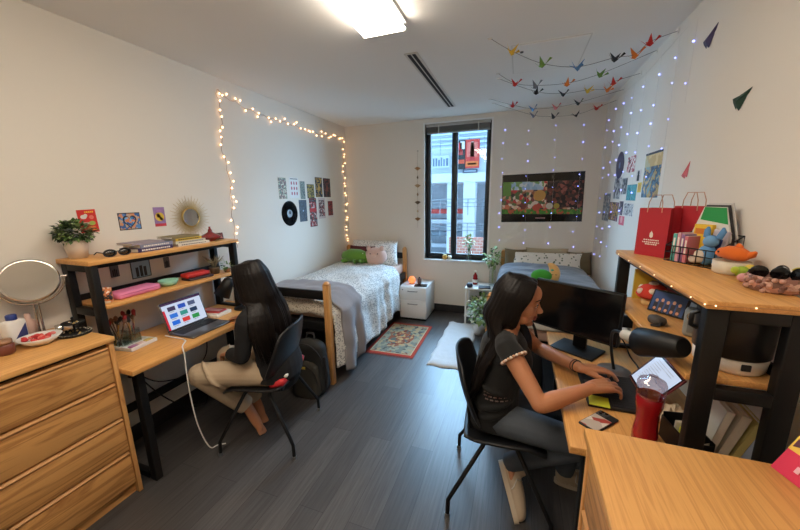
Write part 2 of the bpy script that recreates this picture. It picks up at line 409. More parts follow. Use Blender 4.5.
# ------------------------------------------------------------------ outside the window
oy = 12.
M['conc'] = mat('pale concrete', rgb(226, 230, 234), .8, var=.06, vscale=2)
M['louv'] = mat('grey louvre', rgb(168, 178, 186), .6)
sd = thing('stadium_building', 'white concrete stadium stand with banners seen through the window', 'building', (-2.2, oy, -4))
mb = MB(); mb.span((-7, 3, 0), (8, 3.4, 8.7), cm(196, 202, 208)); mb.build('back_wall', sd)
for z, zz in ((6.15, 6.45), (3.0, 3.35)):
    mb = MB(); mb.span((-7, -.2, z), (8, 3, zz), M['conc']); mb.build('slab', sd)
for x in (-3.4, .53, 4.6):
    mb = MB(); mb.span((x - .2, -.1, 0), (x + .2, .5, 6.15), M['conc']); mb.build('column', sd)
mb = MB(); mb.span((-.28, .05, 0), (-.12, .2, 6.15), M['conc']); mb.build('downpipe', sd)
for k in range(8):
    mb = MB(); mb.box((0, .1, 7.4 + k * .16), (15, .03, .13), M['louv'], (35, 0, 0)); mb.build('louvre', sd)
mb = MB(); mb.span((-7, .0, 6.45), (8, .06, 7.3), cm(206, 214, 222)); mb.build('parapet', sd)
M['ban1'] = blotch('red banner print', [rgb(190, 52, 46), rgb(214, 80, 60), rgb(60, 30, 34), rgb(226, 190, 176)], 3, .7, 'noise')
M['ban2'] = blotch('black banner print', [rgb(30, 28, 32), rgb(170, 40, 40), rgb(40, 40, 46), rgb(220, 214, 210)], 4, .7, 'noise')
def banner(x, z, w, h, bits, base):
    mb = MB(); mb.span((x - w / 2, -.24, z - h / 2), (x + w / 2, -.21, z + h / 2), cm(*base))
    for a, b, c, d, col in bits: mb.span((x + a * w, -.246, z + b * h), (x + c * w, -.239, z + d * h), cm(*col))
    mb.build('banner', sd)
banner(.235, 7.04, .32, .95, ((-.4, .1, .1, .42, (206, 40, 40)), (-.1, .2, .4, .46, (226, 220, 216)), (-.3, .0, .2, .16, (190, 60, 56)), (-.4, -.3, .4, -.16, (200, 70, 40))), (34, 34, 38))
banner(.62, 7.06, .48, .93, ((-.36, -.1, .36, .4, (214, 110, 96)), (-.14, -.2, .14, .3, (176, 40, 38)), (-.1, .28, .1, .42, (226, 190, 170)), (-.44, -.44, .44, -.26, (220, 110, 50)), (-.3, -.38, .3, -.32, (40, 34, 34))), (200, 56, 48))
banner(.56, 6.5, .5, .12, ((-.4, -.2, .4, .2, (150, 160, 172)),), (60, 70, 90))
r_ = random.Random(3); banner(-.46, 6.85, .62, .40, [(-.45 + .15 * k, -.36, -.45 + .15 * k + r_.uniform(.07, .12), r_.uniform(.15, .4), (96, 116, 140)) for k in range(6)], (196, 206, 214))
for k, (z, c) in enumerate(((5.0, (196, 60, 54)), (4.6, (210, 212, 216)), (4.1, (120, 130, 140)), (3.6, (200, 204, 210)))):
    mb = MB(); mb.span((-3, .9 + k * .1, z), (.3, 1.8, z + .16), cm(*c)); mb.build('seat_row', sd)
for z in (4.45, 5.3, 7.4):
    mb = MB()
    for q in range(3): mb.tube([(-6, -.12, z + .13 * q), (7, -.12, z + .13 * q)], .012, cm(150, 158, 166), 6)
    for x in range(-12, 15): mb.cyl((x * .5, -.12, z - .3), (x * .5, -.12, z + .27), .012, cm(150, 158, 166), n=6)
    mb.build('railing', sd)
mb = MB()
for k in range(7): mb.span((1.0 + k * .35, 1.2, 3.4), (1.2 + k * .35, 1.5, 5.6 - .1 * (k % 3)), cm(186, 196, 206) if k % 2 else cm(150, 60, 56))
mb.build('stair_panel', sd)
def brick_mat():
    m = mat('red brick', rgb(150, 80, 62), .85); nt = m.node_tree
    br = nt.nodes.new('ShaderNodeTexBrick'); br.inputs['Scale'].default_value = 3; br.inputs['Color1'].default_value = (*rgb(186, 120, 102), 1); br.inputs['Color2'].default_value = (*rgb(170, 100, 84), 1); br.inputs['Mortar'].default_value = (*rgb(190, 176, 166), 1)
    tc = nt.nodes.new('ShaderNodeTexCoord'); mp = nt.nodes.new('ShaderNodeMapping'); mp.inputs['Rotation'].default_value = (PI / 2, 0, 0)
    nt.links.new(tc.outputs['Object'], mp.inputs['Vector']); nt.links.new(mp.outputs['Vector'], br.inputs['Vector']); nt.links.new(br.outputs['Color'], nt.nodes['Principled BSDF'].inputs['Base Color']); return m
bw = MB(); bw.span((-1.9, 9.6, -4), (2.5, 9.9, .46), brick_mat())
solo(bw, 'brick_garden_wall', 'low red brick wall outside the window below the stadium', 'wall')
gd = MB(); gd.span((-20, YB + T + .3, -4.1), (20, 40, -4), cm(204, 204, 200, .9)); struct(gd, 'ground')
# ------------------------------------------------------------------ dressers
def make_dresser(label, loc, rz, depth=.45, width=.8, h=.957):
    """local: front faces +x at x = depth, back at 0; y from -width to 0"""
    t = thing('dresser', label, 'dresser', loc, rz)
    mb = MB(); mb.span((-.0, -width - .004, h - .026), (depth + .012, .004, h), M['oak'], .003); mb.build('top', t)
    for y in (-width, -.022):
        mb = MB(); mb.span((0, y, 0), (depth, y + .022, h - .027), M['oakv'], .002); mb.build('side_panel', t)
    mb = MB(); mb.span((.01, -width + .022, .06), (depth - .03, -.022, h - .03), M['groove']); mb.build('carcass', t)
    mb = MB(); mb.span((depth - .05, -width + .022, 0), (depth - .03, -.022, .06), M['oakdr']); mb.build('plinth', t)
    n = 4; z0, z1 = .07, h - .045; dh = (z1 - z0) / n
    for k in range(n):
        mb = MB(); mb.span((depth - .028, -width + .026, z0 + k * dh + .006), (depth - .004, -.026, z0 + (k + 1) * dh - .012), M['oakdr'], .003)
        d = mb.build('drawer', t)
        mb = MB(); mb.box((depth - .012, -width / 2, z0 + (k + 1) * dh - .011), (.028, width - .056, .012), M['oakedge'], (0, 28, 0), .002); mb.build('finger_pull', d)
    return t
make_dresser('oak four drawer dresser at the left wall beside the left desk', (-2.45, 1.008, 0), 0, .468)
make_dresser('oak dresser in the right foreground whose bare top fills the corner', (.72, .206, 0), 180, .485)

# ------------------------------------------------------------------ desks and hutches
def make_desk(label, loc, rz, W=1.13, D=.53, h=.76):
    """local: front edge at x = D, wall at 0, y from 0 to W"""
    t = thing('desk', label, 'desk', loc, rz)
    mb = MB(); mb.span((0, 0, h - .03), (D, W, h), M['oak'], .003); mb.build('desktop', t)
    for y in (.05, W - .10):
        mb = MB()
        for x in (.05, D - .11): mb.box((x + .025, y + .02, (h - .03) / 2), (.05, .04, h - .03), M['black'], None, .003)
        mb.build('leg_frame', t)
        mb = MB(); mb.box((D / 2 - .03, y + .02, .02), (D - .2, .036, .04), M['black'], None, .003); mb.build('foot_bar', t)
        mb = MB(); mb.box((D / 2 - .03, y + .02, h - .05), (D - .2, .036, .04), M['black'], None, .003); mb.build('top_bar', t)
    mb = MB(); mb.box((.075, W / 2 - .01, .30), (.03, W - .15, .05), M['black'], None, .003); mb.build('stretcher', t)
    return t
def make_hutch(label, loc, rz, W=1.02, D=.27, h=.577, mid=.315):
    """local: stands on the desk, back at x = 0"""
    t = thing('desk_hutch', label, 'shelf', loc, rz)
    mb = MB(); mb.span((0, 0, h - .026), (D, W, h), M['oak'], .003); mb.build('top_shelf', t)
    mb = MB(); mb.span((.005, .045, mid - .022), (D - .0, W - .045, mid), M['oak'], .003); mb.build('lower_shelf', t)
    for y in (.012, W - .047):
        for x, nm in ((.012, 'post'), (D - .066, 'post')):
            mb = MB(); mb.span((x, y, .02), (x + .054, y + .035, h - .026), M['black'], .003); mb.build(nm, t)
        for z in (.0, mid - .062, h - .066):
            mb = MB(); mb.span((.066 if z else .012, y, z), (D - (.066 if z else .012), y + .035, z + (.04 if z else .02)), M['black'], .003); mb.build('crossbar', t)
    mb = MB(); mb.span((.012, .047, mid), (.026, W - .047, mid + .035), M['black']); mb.build('back_rail', t)
    mb = MB(); mb.span((D - .05, .047, h - .05), (D - .03, W - .047, h - .026), M['black']); mb.build('front_rail', t)
    return t
make_desk('oak topped left desk with black steel legs under the open laptop', (-2.45, 1.02, 0), 0, D=.55)
make_hutch('two tier oak and black shelf standing on the left desk', (-2.46, 1.06, .76), 0, D=.295)
make_desk('oak topped right desk holding the black monitor', (.75, 2.26, 0), 180, 1.09, .53)
make_hutch('two tier oak and black shelf unit on the right desk', (.81, 2.17, .76), 180, .99)

# ------------------------------------------------------------------ chairs
def make_chair(label, loc, rz):
    t = thing('desk_chair', label, 'chair', loc, rz)
    def seat(u, v):
        a, b = 2 * u - 1, 2 * v - 1
        x = .02 + .205 * a * (1 - .06 * b * b); y = .225 * b * (1 - .10 * max(0, a) ** 2)
        z = .445 + .022 * (abs(b) ** 2.5) - .012 * (1 - b * b) * (1 - a * a) - (.035 * max(0, a - .55) / .45 if a > .55 else 0) + (.02 * ((-a - .6) / .4) ** 2 if a < -.6 else 0)
        return (x, y, z)
    mb = MB(); mb.sheet(seat, 18, 18, M['plastic'], .012); mb.build('seat', t)
    def back(u, v):
        b = 2 * u - 1; h = v
        wd = .240 * (1 - .14 * h ** 2 - .10 * max(0, h - .8) / .2)
        y = -b * wd
        x = -.178 - .075 * h - .012 * math.sin(h * PI) + .075 * (b * b) * (1 - .3 * h)
        z = .55 + .31 * h - .035 * (abs(b) ** 3) * (h ** 3)
        return (x, y, z)
    mb = MB(); mb.sheet(back, 18, 16, M['plastic'], .011); mb.build('backrest', t)
    for y in (-.12, .12):
        mb = MB(); mb.tube([(-.12, y, .425), (-.15, y, .432), (-.158, y, .48), (-.166, y, .58)], .009, M['black']); mb.build('back_support', t)
    mb = MB()
    for y in (-.14, .14): mb.tube([(-.15, y, .425), (.15, y, .425)], .011, M['black'])
    for x in (-.15, .15): mb.tube([(x, -.14, .425), (x, .14, .425)], .011, M['black'])
    mb.build('seat_frame', t)
    for sx in (-1, 1):
        for sy in (-1, 1):
            mb = MB(); mb.tube([(sx * .07, sy * .14, .425), (sx * .085, sy * .175, .405), (sx * .225, sy * .235, .14), (sx * .247, sy * .247, .10), (sx * .25, sy * .25, .012)], .0115, M['black'])
            lg = mb.build('leg', t)
            mb = MB(); mb.cyl((sx * .25, sy * .25, 0), (sx * .25, sy * .25, .022), .014, M['steel'], n=12); mb.build('glide', lg)
    return t
make_chair('black plastic chair at the left desk, carrying the person in a black long sleeve top', (-1.589, 1.658, 0), 195.2)
make_chair('black plastic chair at the right desk, carrying the person in jeans', (-.03, 1.68, 0), 2.5)

# ------------------------------------------------------------------ beds
M['quiltw'] = blotch('white quilt with small grey sprigs', [rgb(158, 157, 158), rgb(226, 223, 218)], 62, .9, 'dots', thresh=(0, .40))
M['quiltb'] = blotch('cream quilt with tan sprigs', [rgb(176, 160, 140), rgb(226, 216, 200)], 60, .9, 'dots', thresh=(0, .36))
M['greyknit'] = mat('grey knit', rgb(146, 140, 142), .95, bump=.5, bscale=160, sheen=.2)
M['peach'] = mat('peach sheet', rgb(222, 184, 164), .9)
M['bluegrey'] = mat('blue grey blanket', rgb(88, 91, 100), .95, bump=.4, bscale=90, sheen=.3, var=.12, vscale=9)
M['offwhite'] = mat('off white sheet', rgb(226, 222, 214), .9)
def make_bed(label, loc, W=.94, L=2.12):
    """local: x 0..W, foot at y = 0, head at y = L"""
    t = thing('bed', label, 'bed', loc)
    for y, nm in ((.0, 'foot'), (L - .05, 'head')):
        for x in (0, W - .055):
            mb = MB(); mb.span((x, y, 0), (x + .055, y + .05, .925), M['oakv'], .004); mb.lathe([(.036, .925), (.030, .94), (.016, .955), (0, .957)], M['oakv'], 4, Matrix.Translation((x + .0275, y + .025, 0)) @ rotm((0, 0, 45))); mb.build('bed_post', t)
        mb = MB(); mb.span((.055, y + .012, .79), (W - .055, y + .038, .87), M['black'], .003); mb.build('top_rail', t)
        mb = MB(); mb.span((.055, y + .012, .50), (W - .055, y + .038, .585), M['black'], .003); mb.build('lower_rail', t)
    for x in (.008, W - .038):
        mb = MB(); mb.span((x, .05, .50), (x + .03, L - .05, .59), M['black'], .003); mb.build('side_rail', t)
    mb = MB(); mb.span((.04, .05, .53), (W - .04, L - .05, .575), M['black']); mb.build('slat_base', t)
    mb = MB(); mb.span((.042, .10, .575), (W - .042, L - .055, .715), M['peach'], .03); mb.build('mattress', t)
    return t
BLX, BLY = -2.44, 2.31
make_bed('wooden post bed with black rails along the left wall under the sprigged quilt', (BLX, BLY, 0), .955)
BRX, BRY = -.185, 2.385
make_bed('wooden post bed along the right wall under the blue grey blanket', (BRX, BRY, 0), .98)
def drape(x0, x1, y0, y1, top, hang, over, seed=0, wav=.012, side=1, puff=.03, foot=0.):
    """cloth across a bed: flat top from x0 to x1, falling over the x1 edge by `hang`(y)"""
    def fn(u, v):
        y = y0 + (y1 - y0) * v
        Lt = x1 - x0; hg = hang(v); tot = Lt + hg; s = u * tot
        q = noise.noise(Vector((s * 3.2, y * 3.4, seed))) * .024 + noise.noise(Vector((s * 8, y * 8, seed + 3))) * .012 + abs(noise.noise(Vector((s * 5 + y * 3, y * 5 - s * 4, seed + 9)))) * .016
        if s < Lt:
            e = max(0, 1 - (Lt - s) / .09)
            ripple = q + puff * max(0, math.sin(PI * min(1, s / Lt))) ** .5
            x = x0 + s; z = top + ripple - .035 * e * e
            if foot and v < .12: z -= foot * (1 - v / .12) ** 2
            return (x, y, z)
        d = s - Lt
        fold = math.sin(y * 26 + 1.3 * math.sin(y * 7 + seed) + seed) * (.006 + wav * min(1, d / .35)) + noise.noise(Vector((y * 5, d * 2, seed))) * .022 + q * .8
        x = x1 + over * min(1, d / .06) + fold + .03 * min(1, d / .5)
        return (x, y, top - .035 - d * .985 + q * .3)
    return fn
qx0, qx1 = BLX + .03, BLX + .925
mb = MB(); mb.sheet(drape(qx0, qx1, BLY + .055, BLY + 1.72, .735, lambda v: .56 - .06 * math.sin(v * 9) * v + .05 * max(0, v - .85) / .15,   .05, 1, .007, puff=.045), 60, 72, M['quiltw'], .02)
solo(mb, 'quilt', 'white quilt with small grey sprigs hanging over the side of the left bed', 'quilt')
mb = MB(); mb.sheet(drape(qx0 + .01, qx1 - .005, BLY + .13, BLY + .56, .772, lambda v: .66 + .03 * math.sin(v * 5), .075, 5, .014, puff=.03), 56, 26, M['greyknit'], .012)
solo(mb, 'throw_blanket', 'grey knit throw laid across the foot of the left bed', 'blanket')
def footq(u, v):
    x = qx0 + .02 + (qx1 - qx0 - .05) * u; s = v
    y = BLY + .052 + .2 * s; z = .635 + .125 * min(1, s * 2.2) ** .5 + noise.noise(Vector((x * 5, s * 4, 3))) * .012 + .012 * math.sin(x * 21)
    return (x, y, z)
fx = BRX
def comforter(u, v):
    y = BRY + .5 + 1.36 * v; a = PI * (1 - u); e = 4.2
    ca, sa = math.cos(a), max(0, math.sin(a)); k = (abs(ca) ** e + sa ** e) ** (-1 / e)
    edge = min(1, (1 - v) / .08 + .25) ** .5 * min(1, v / .06 + .3) ** .5
    q = noise.noise(Vector((u * 7, v * 6, 4))) * .022 + noise.noise(Vector((u * 17, v * 15, 8))) * .009
    return (fx + .475 + .475 * ca * k, y, .70 + (.15 * sa * k + q) * edge)
mb = MB(); mb.sheet(comforter, 56, 56, M['bluegrey'], .03)
solo(mb, 'blanket', 'fluffy blue grey blanket over the right bed', 'blanket')
mb = MB(); mb.sheet(footq, 40, 12, M['quiltb'], .02)
solo(mb, 'folded_quilt', 'cream quilt with tan sprigs at the foot of the left bed behind the black rails', 'quilt')
def rmat(ax, ay, az, loc): return Matrix.Translation(Vector(loc)) @ rotm((ax, ay, az))
def pillow_thing(name, label, cat, w, h, t, m, loc, rot, group=None, **k):
    mb = MB(); mb.pillow(w, h, t, m, **k); return solo(mb, name, label, cat, loc, 0, group, rot)
M['sprig'] = blotch('white pillow with grey leaves', [rgb(140, 142, 140), rgb(236, 233, 228)], 60, .9, 'dots', thresh=(0, .34))
M['sprig2'] = blotch('white pillow with green sprigs', [rgb(110, 120, 100), rgb(232, 228, 220)], 24, .9, 'dots', thresh=(0, .26))
M['pinkplush'] = mat('pink plush', rgb(214, 176, 160), .95, bump=.4, bscale=200, sheen=.3)
M['greenplush'] = mat('green plush', rgb(96, 140, 44), .95, bump=.4, bscale=200, sheen=.3)
M['maroon'] = mat('maroon cushion', rgb(92, 30, 34), .9, bump=.3, bscale=200)
M['olive'] = mat('olive cushion', rgb(112, 100, 76), .92, bump=.4, bscale=180)
pillow_thing('pillow', 'large white sprigged pillow against the headboard of the left bed', 'pillow', .72, .44, .16, M['sprig'], (-1.98, 4.28, .885), (42, 0, 2))
pillow_thing('pillow', 'white sprigged pillow standing on edge nearest the nightstand', 'pillow', .32, .36, .12, M['sprig'], (-1.69, 4.13, .885), (56, 0, 20))
pillow_thing('cushion', 'maroon cushion behind the green plush on the left bed', 'cushion', .42, .26, .12, M['maroon'], (-2.06, 4.11, .875), (58, 0, -2))
# green plush toy lying on the left bed
t = thing('plush_toy', 'long green plush toy lying on the left bed', 'plush toy', (-2.06, 3.98, .77), -6)
mb = MB(); mb.tube([(-.24, 0, .075), (-.2, 0, .085), (-.1, 0, .1), (.04, 0, .1), (.13, .0, .085), (.19, 0, .07), (.235, 0, .06)], [.03, .072, .095, .095, .08, .055, .02], M['greenplush'], 18); mb.build('body', t)
for x, y, z, a in ((.12, -.08, .05, -40), (.02, -.09, .04, -60), (-.15, -.085, .04, 200)):
    mb = MB(); mb.sphere((x, y, z), (.055, .03, .03), M['greenplush'], 12, (0, 0, a)); mb.build('leg', t)
for x in (.12, .155):
    mb = MB(); mb.sphere((x, -.04, .14 - .04 * (x > .14)), .018, M['paper'], 10); mb.build('eye', t)
t = thing('plush_toy', 'round pink plush toy beside the green plush on the left bed', 'plush toy', (-1.785, 3.99, .76), 8)
mb = MB(); mb.sphere((0, 0, .115), (.155, .10, .125), M['pinkplush'], 22, (-12, 0, 0)); mb.build('body', t)
for x in (-.09, .09):
    mb = MB(); mb.sphere((x, -.02, .225), (.032, .018, .04), M['pinkplush'], 12, (0, x * 300, 0)); mb.build('ear', t)
mb = MB(); mb.sphere((.0, -.092, .135), (.035, .022, .027), M['peach'], 12); mb.build('snout', t)
for x in (-.05, .05):
    mb = MB(); mb.sphere((x, -.088, .165), .008, M['ink'], 8); mb.build('eye', t)

# right bed
pillow_thing('pillow', 'white pillow with green sprigs at the head of the right bed', 'pillow', .80, .28, .13, M['sprig2'], (.35, 4.32, .835), (58, 0, 0))
pillow_thing('cushion', 'olive cushion in the left corner of the right bed', 'cushion', .27, .30, .12, M['olive'], (-.01, 4.39, .835), (76, 0, -3))
pillow_thing('cushion', 'olive cushion in the right corner of the right bed', 'cushion', .28, .28, .12, M['olive'], (.725, 4.41, .83), (76, 0, 4))
pillow_thing('cushion', 'taupe cushion behind the sprigged pillow on the right bed', 'cushion', .5, .30, .08, cm(176, 164, 140, .9), (.36, 4.45, .85), (80, 0, 0))
mb = MB(); mb.sheet(lambda u, v: (BRX + .05 + .88 * u, BRY + .06 + .5 * v, .70 + .09 * min(1, v * 2) ** .6 + .012 * noise.noise(Vector((u * 6, v * 5, 2)))), 30, 14, M['offwhite'], .02)
solo(mb, 'folded_blanket', 'cream blanket folded at the foot of the right bed behind the monitor', 'blanket')
# moon shaped plush and green plush sitting on the right bed
t = thing('plush_toy', 'tan crescent moon plush sitting on the right bed', 'plush toy', (.285, 3.2, .845), -8)
t.scale = (.62, .62, .62)
M['tan'] = mat('tan plush', rgb(214, 166, 104), .95, bump=.3, bscale=200, sheen=.2)
mb = MB()
cx = []
for i in range(15):
    a = R(-78 + 156 * i / 14); cx.append((-.04 + .13 * math.cos(a), 0, .16 + .155 * math.sin(a)))
mb.tube(cx, [.012, .03, .045, .056, .064, .069, .072, .073, .072, .069, .064, .056, .045, .03, .012], M['tan'], 16, flat=1.0); mb.build('body', t)
for x in (.06, .11):
    mb = MB(); mb.tube([(x - .012, -.072, .175), (x, -.076, .169), (x + .012, -.072, .175)], .0035, M['ink'], 6); mb.build('eye', t)
mb = MB(); mb.sphere((.055, -.066, .235), (.022, .01, .015), cm(70, 160, 130), 10); mb.build('cheek', t)
t = thing('plush_toy', 'green and lime plush toy on the right bed beside the moon plush', 'plush toy', (.215, 2.99, .835), 0)
t.scale = (.8, .8, .8)
mb = MB(); mb.sphere((0, 0, .17), (.105, .085, .07), cm(56, 140, 42, .95), 18); mb.build('head', t)
mb = MB(); mb.sphere((.0, .0, .085), (.09, .075, .088), cm(150, 178, 74, .95), 18); mb.build('body', t)
for x in (-.075, .075):
    mb = MB(); mb.sphere((x, -.04, .06), (.03, .03, .045), cm(56, 140, 42, .95), 10); mb.build('arm', t)

# ------------------------------------------------------------------ nightstand and what stands on it
t = thing('nightstand', 'white two drawer nightstand beside the left bed', 'nightstand', (-1.465, 4.03, 0))
mb = MB(); mb.span((0, .018, .03), (.37, .47, .475), M['white'], .003); mb.build('body', t)
mb = MB(); mb.span((.01, .03, 0), (.36, .46, .03), M['black']); mb.build('plinth', t)
for z0, z1 in ((.04, .29), (.296, .468)):
    mb = MB(); mb.span((.004, 0, z0), (.366, .017, z1), M['white'], .002); d = mb.build('drawer', t)
    mb = MB(); mb.tube([(.12, -.001, z1 - .05), (.12, -.02, z1 - .05), (.25, -.02, z1 - .05), (.25, -.001, z1 - .05)], .006, M['steel'], 8); mb.build('handle', d)
mb = MB(); mb.cyl((.045, .0, .43), (.045, -.004, .43), .009, M['steel']); mb.build('lock', t)
M['glowo'] = mat('glowing orange salt lamp', rgb(230, 90, 40), .6, emit=(1, .22, .06), es=1.6)
t = thing('salt_lamp', 'small glowing orange lamp on the white nightstand', 'lamp', (-1.34, 4.2, .475))
t.scale = (.8, .8, .8)
mb = MB(); mb.lathe([(.045, 0), (.048, .015), (.04, .02)], M['oakx'], 20); mb.build('base', t)
mb = MB(); mb.lathe([(.036, .02), (.058, .04), (.06, .075), (.045, .11), (.022, .13), (0, .134)], M['glowo'], 18); mb.build('shade', t)
mb = MB(); mb.lathe([(.026, 0), (.03, .02), (.03, .06), (.022, .075), (0, .077)], cm(96, 72, 62), 16); mb.lathe([(.012, .077), (.012, .09), (0, .091)], M['ink'], 12)
solo(mb, 'jar', 'small dark jar beside the orange lamp on the nightstand', 'jar', (-1.245, 4.24, .475))
t = thing('tablet', 'black tablet lying on the white nightstand', 'tablet', (-1.19, 4.12, .475), 8)
mb = MB(); mb.box((0, 0, .007), (.17, .11, .014), M['ink'], None, .004); mb.build('case', t)
mb = MB(); mb.box((0, 0, .0143), (.15, .095, .001), M['blackgloss']); mb.build('screen', t)

# ------------------------------------------------------------------ rugs
def rug_mat():
    m = mat('persian rug', rgb(160, 150, 120), .95, bump=.5, bscale=300); nt = m.node_tree; b = nt.nodes['Principled BSDF']
    tc = nt.nodes.new('ShaderNodeTexCoord')
    v = nt.nodes.new('ShaderNodeTexVoronoi'); v.inputs['Scale'].default_value = 22; v.distance = 'MANHATTAN'
    nt.links.new(tc.outputs['Object'], v.inputs['Vector'])
    sp = nt.nodes.new('ShaderNodeSeparateColor'); nt.links.new(v.outputs['Color'], sp.inputs['Color'])
    rp = ramp(nt, [(0, rgb(150, 146, 122)), (.3, rgb(120, 122, 108)), (.55, rgb(176, 150, 112)), (.78, rgb(150, 92, 66)), (.9, rgb(84, 80, 76))], sp.outputs['Red'], 'CONSTANT')
    nt.links.new(rp.outputs['Color'], b.inputs['Base Color']); return m
M['rug'] = rug_mat()
M['rugc'] = blotch('rug medallion', [rgb(150, 84, 56), rgb(190, 150, 100), rgb(120, 60, 44), rgb(96, 100, 92)], 30, .95)
M['rugr'] = mat('rug red border', rgb(178, 62, 42), .95, bump=.4, bscale=300)
t = thing('rug', 'red bordered patterned rug on the floor by the left bed', 'rug', (-1.235, 3.44, 0), 1)
mb = MB(); mb.span((-.27, -.44, 0), (.27, .44, .008), M['rugr'], .002); mb.build('border', t)
mb = MB(); mb.span((-.235, -.40, .006), (.235, .40, .0095), cm(196, 178, 140, .95)); mb.span((-.225, -.39, .007), (.225, .39, .0105), M['rug']); mb.build('field', t)
mb = MB(); mb.prism([(0, -.25), (.13, -.1), (.15, 0), (.13, .1), (0, .25), (-.13, .1), (-.15, 0), (-.13, -.1)], .004, M['rugc'], Matrix.Translation((0, 0, .008))); mb.build('medallion', t)
mb = MB()
for y in (-.44, .44):
    for k in range(46):
        x = -.265 + k * .0118; mb.box((x, y + math.copysign(.014, y), .004), (.004, .03, .004), cm(150, 60, 44), (0, 0, rnd.uniform(-20, 20)))
mb.build('fringe', t)['kind'] = 'stuff'
M['fluff'] = mat('white fluffy mat', rgb(216, 218, 220), .98, bump=.9, bscale=120, sheen=.5)
def bathmat(u, v):
    a, b = 2 * u - 1, 2 * v - 1
    e = (1 - abs(a) ** 8) * (1 - abs(b) ** 10)
    return (-.60 + .19 * a + .006 * math.sin(v * 23), 3.52 + .60 * b + .01 * math.sin(u * 11), .006 + .022 * max(0, e) ** .4 + .006 * noise.noise(Vector((u * 9, v * 22, 1))))
mb = MB(); mb.sheet(bathmat, 20, 44, M['fluff'], .006); solo(mb, 'bath_mat', 'white fluffy runner mat on the floor between the two beds', 'mat')

# ------------------------------------------------------------------ plants
def leaves(mb, n, centre, spread, size, mats, seed=1, droop=.3, shell=True):
    r = random.Random(seed)
    for k in range(n):
        d = Vector((r.gauss(0, 1), r.gauss(0, 1), r.gauss(0, 1))).normalized()
        f = r.uniform(.55, 1) if shell else r.uniform(0, 1) ** .5
        p = Vector(centre) + Vector((d.x * spread[0], d.y * spread[1], d.z * spread[2])) * f
        dr = (d + Vector((r.uniform(-.6, .6), r.uniform(-.6, .6), r.uniform(-.2, .7) - droop))).normalized()
        sd_ = dr.cross(Vector((r.uniform(-.3, .3), r.uniform(-.3, .3), 1))).normalized(); up = sd_.cross(dr)
        L = size * r.uniform(.7, 1.3); w = L * .34
        a, b_, c, e = p, p + dr * L * .5 + sd_ * w + up * L * .08, p + dr * L - up * L * .12, p + dr * L * .5 - sd_ * w + up * L * .08
        mid = p + dr * L * .52 - up * L * .03
        mb.add([a, b_, c, e, mid], [(0, 1, 4), (1, 2, 4), (2, 3, 4), (3, 0, 4)], mats[r.randrange(len(mats))], True)
t = thing('potted_plant', 'leafy dark green plant in a white pot on the left top shelf', 'plant', (-2.37, 1.125, 1.337))
t.scale = (.9, .9, .9)
mb = MB(); mb.lathe([(.045, 0), (.062, .10), (.064, .115), (.058, .115), (.054, .10)], mat('white ceramic', rgb(226, 214, 200), .5, var=.05, vscale=40), 24); pot = mb.build('pot', t)
mb = MB(); mb.lathe([(.055, .098), (.02, .106), (0, .107)], M['soil'], 18); mb.build('soil', pot)
mb = MB(); leaves(mb, 620, (0, 0, .165), (.098, .098, .066), .027, [M['leaf'], M['leafd'], M['leafd'], M['leafl']], 4); mb.build('foliage', t)['kind'] = 'stuff'

# side table with its plants in the window corner
t = thing('side_table', 'small white two tier side table under the window', 'side table', (-.42, 4.27, 0))
for z in (.49, .12):
    mb = MB(); mb.box((0, 0, z), (.36, .34, .018), M['white'], None, .003); mb.build('table_top' if z > .3 else 'lower_shelf', t)
for sx in (-1, 1):
    for sy in (-1, 1):
        mb = MB(); mb.box((sx * .165, sy * .155, .24), (.022, .022, .48), M['white'], None, .003); mb.build('leg', t)
TT = .499
M['juice'] = mat('red drink', rgb(150, 30, 36), .2)
t = thing('bottle', 'red drink bottle on the white side table', 'bottle', (-.495, 4.32, TT))
mb = MB(); mb.lathe([(.028, 0), (.032, .01), (.032, .08), (.026, .10), (.03, .115), (.012, .15), (.012, .165), (0, .166)], M['juice'], 18); mb.build('body', t)
mb = MB(); mb.lathe([(.014, .165), (.014, .185), (0, .186)], M['paper'], 14); mb.build('cap', t)
mb = MB(); mb.lathe([(.031, .03), (.0335, .032), (.0335, .07), (.031, .072)], M['paper'], 18); mb.build('bottle_label', t)
mb = MB(); mb.lathe([(.034, 0), (.04, .02), (.036, .045), (.02, .05), (0, .05)], cm(24, 34, 60, .3), 16); solo(mb, 'jar', 'low dark blue jar on the front left corner of the side table', 'jar', (-.545, 4.16, TT))
mb = MB(); mb.box((0, 0, .008), (.15, .11, .016), cm(46, 48, 54), None, .003); solo(mb, 'notebook', 'dark notebook lying on the white side table', 'notebook', (-.36, 4.17, TT), 6)
t = thing('potted_plant', 'pale leafed plant in a ribbed glass vase on the side table', 'plant', (-.275, 4.30, TT))
mb = MB(); mb.lathe([(.035, 0), (.042, .01)] + [(.042 + .005 * (k % 2), .02 + k * .018) for k in range(10)] + [(.034, .215), (.036, .23), (.031, .23)], M['clear'], 20); mb.build('vase', t)
mb = MB()
for k in range(5): mb.tube([(0, 0, .02), (.01 * math.cos(k * 1.3), .01 * math.sin(k * 1.3), .23), (.08 * math.cos(k * 1.3), .06 * math.sin(k * 1.3), .40)], .0025, M['leafl'], 5)
mb.build('stems', t)
mb = MB(); leaves(mb, 80, (0, 0, .38), (.10, .08, .12), .06, [M['leaf'], M['leafl'], M['leafl']], 8, shell=False); mb.build('foliage', t)['kind'] = 'stuff'
t = thing('potted_plant', 'trailing green and white plant on the lower tier of the side table', 'plant', (-.41, 4.20, .129))
mb = MB(); mb.lathe([(.07, 0), (.09, .11), (.094, .12), (.086, .12), (.083, .10)], M['whitepl'], 22); mb.build('pot', t)
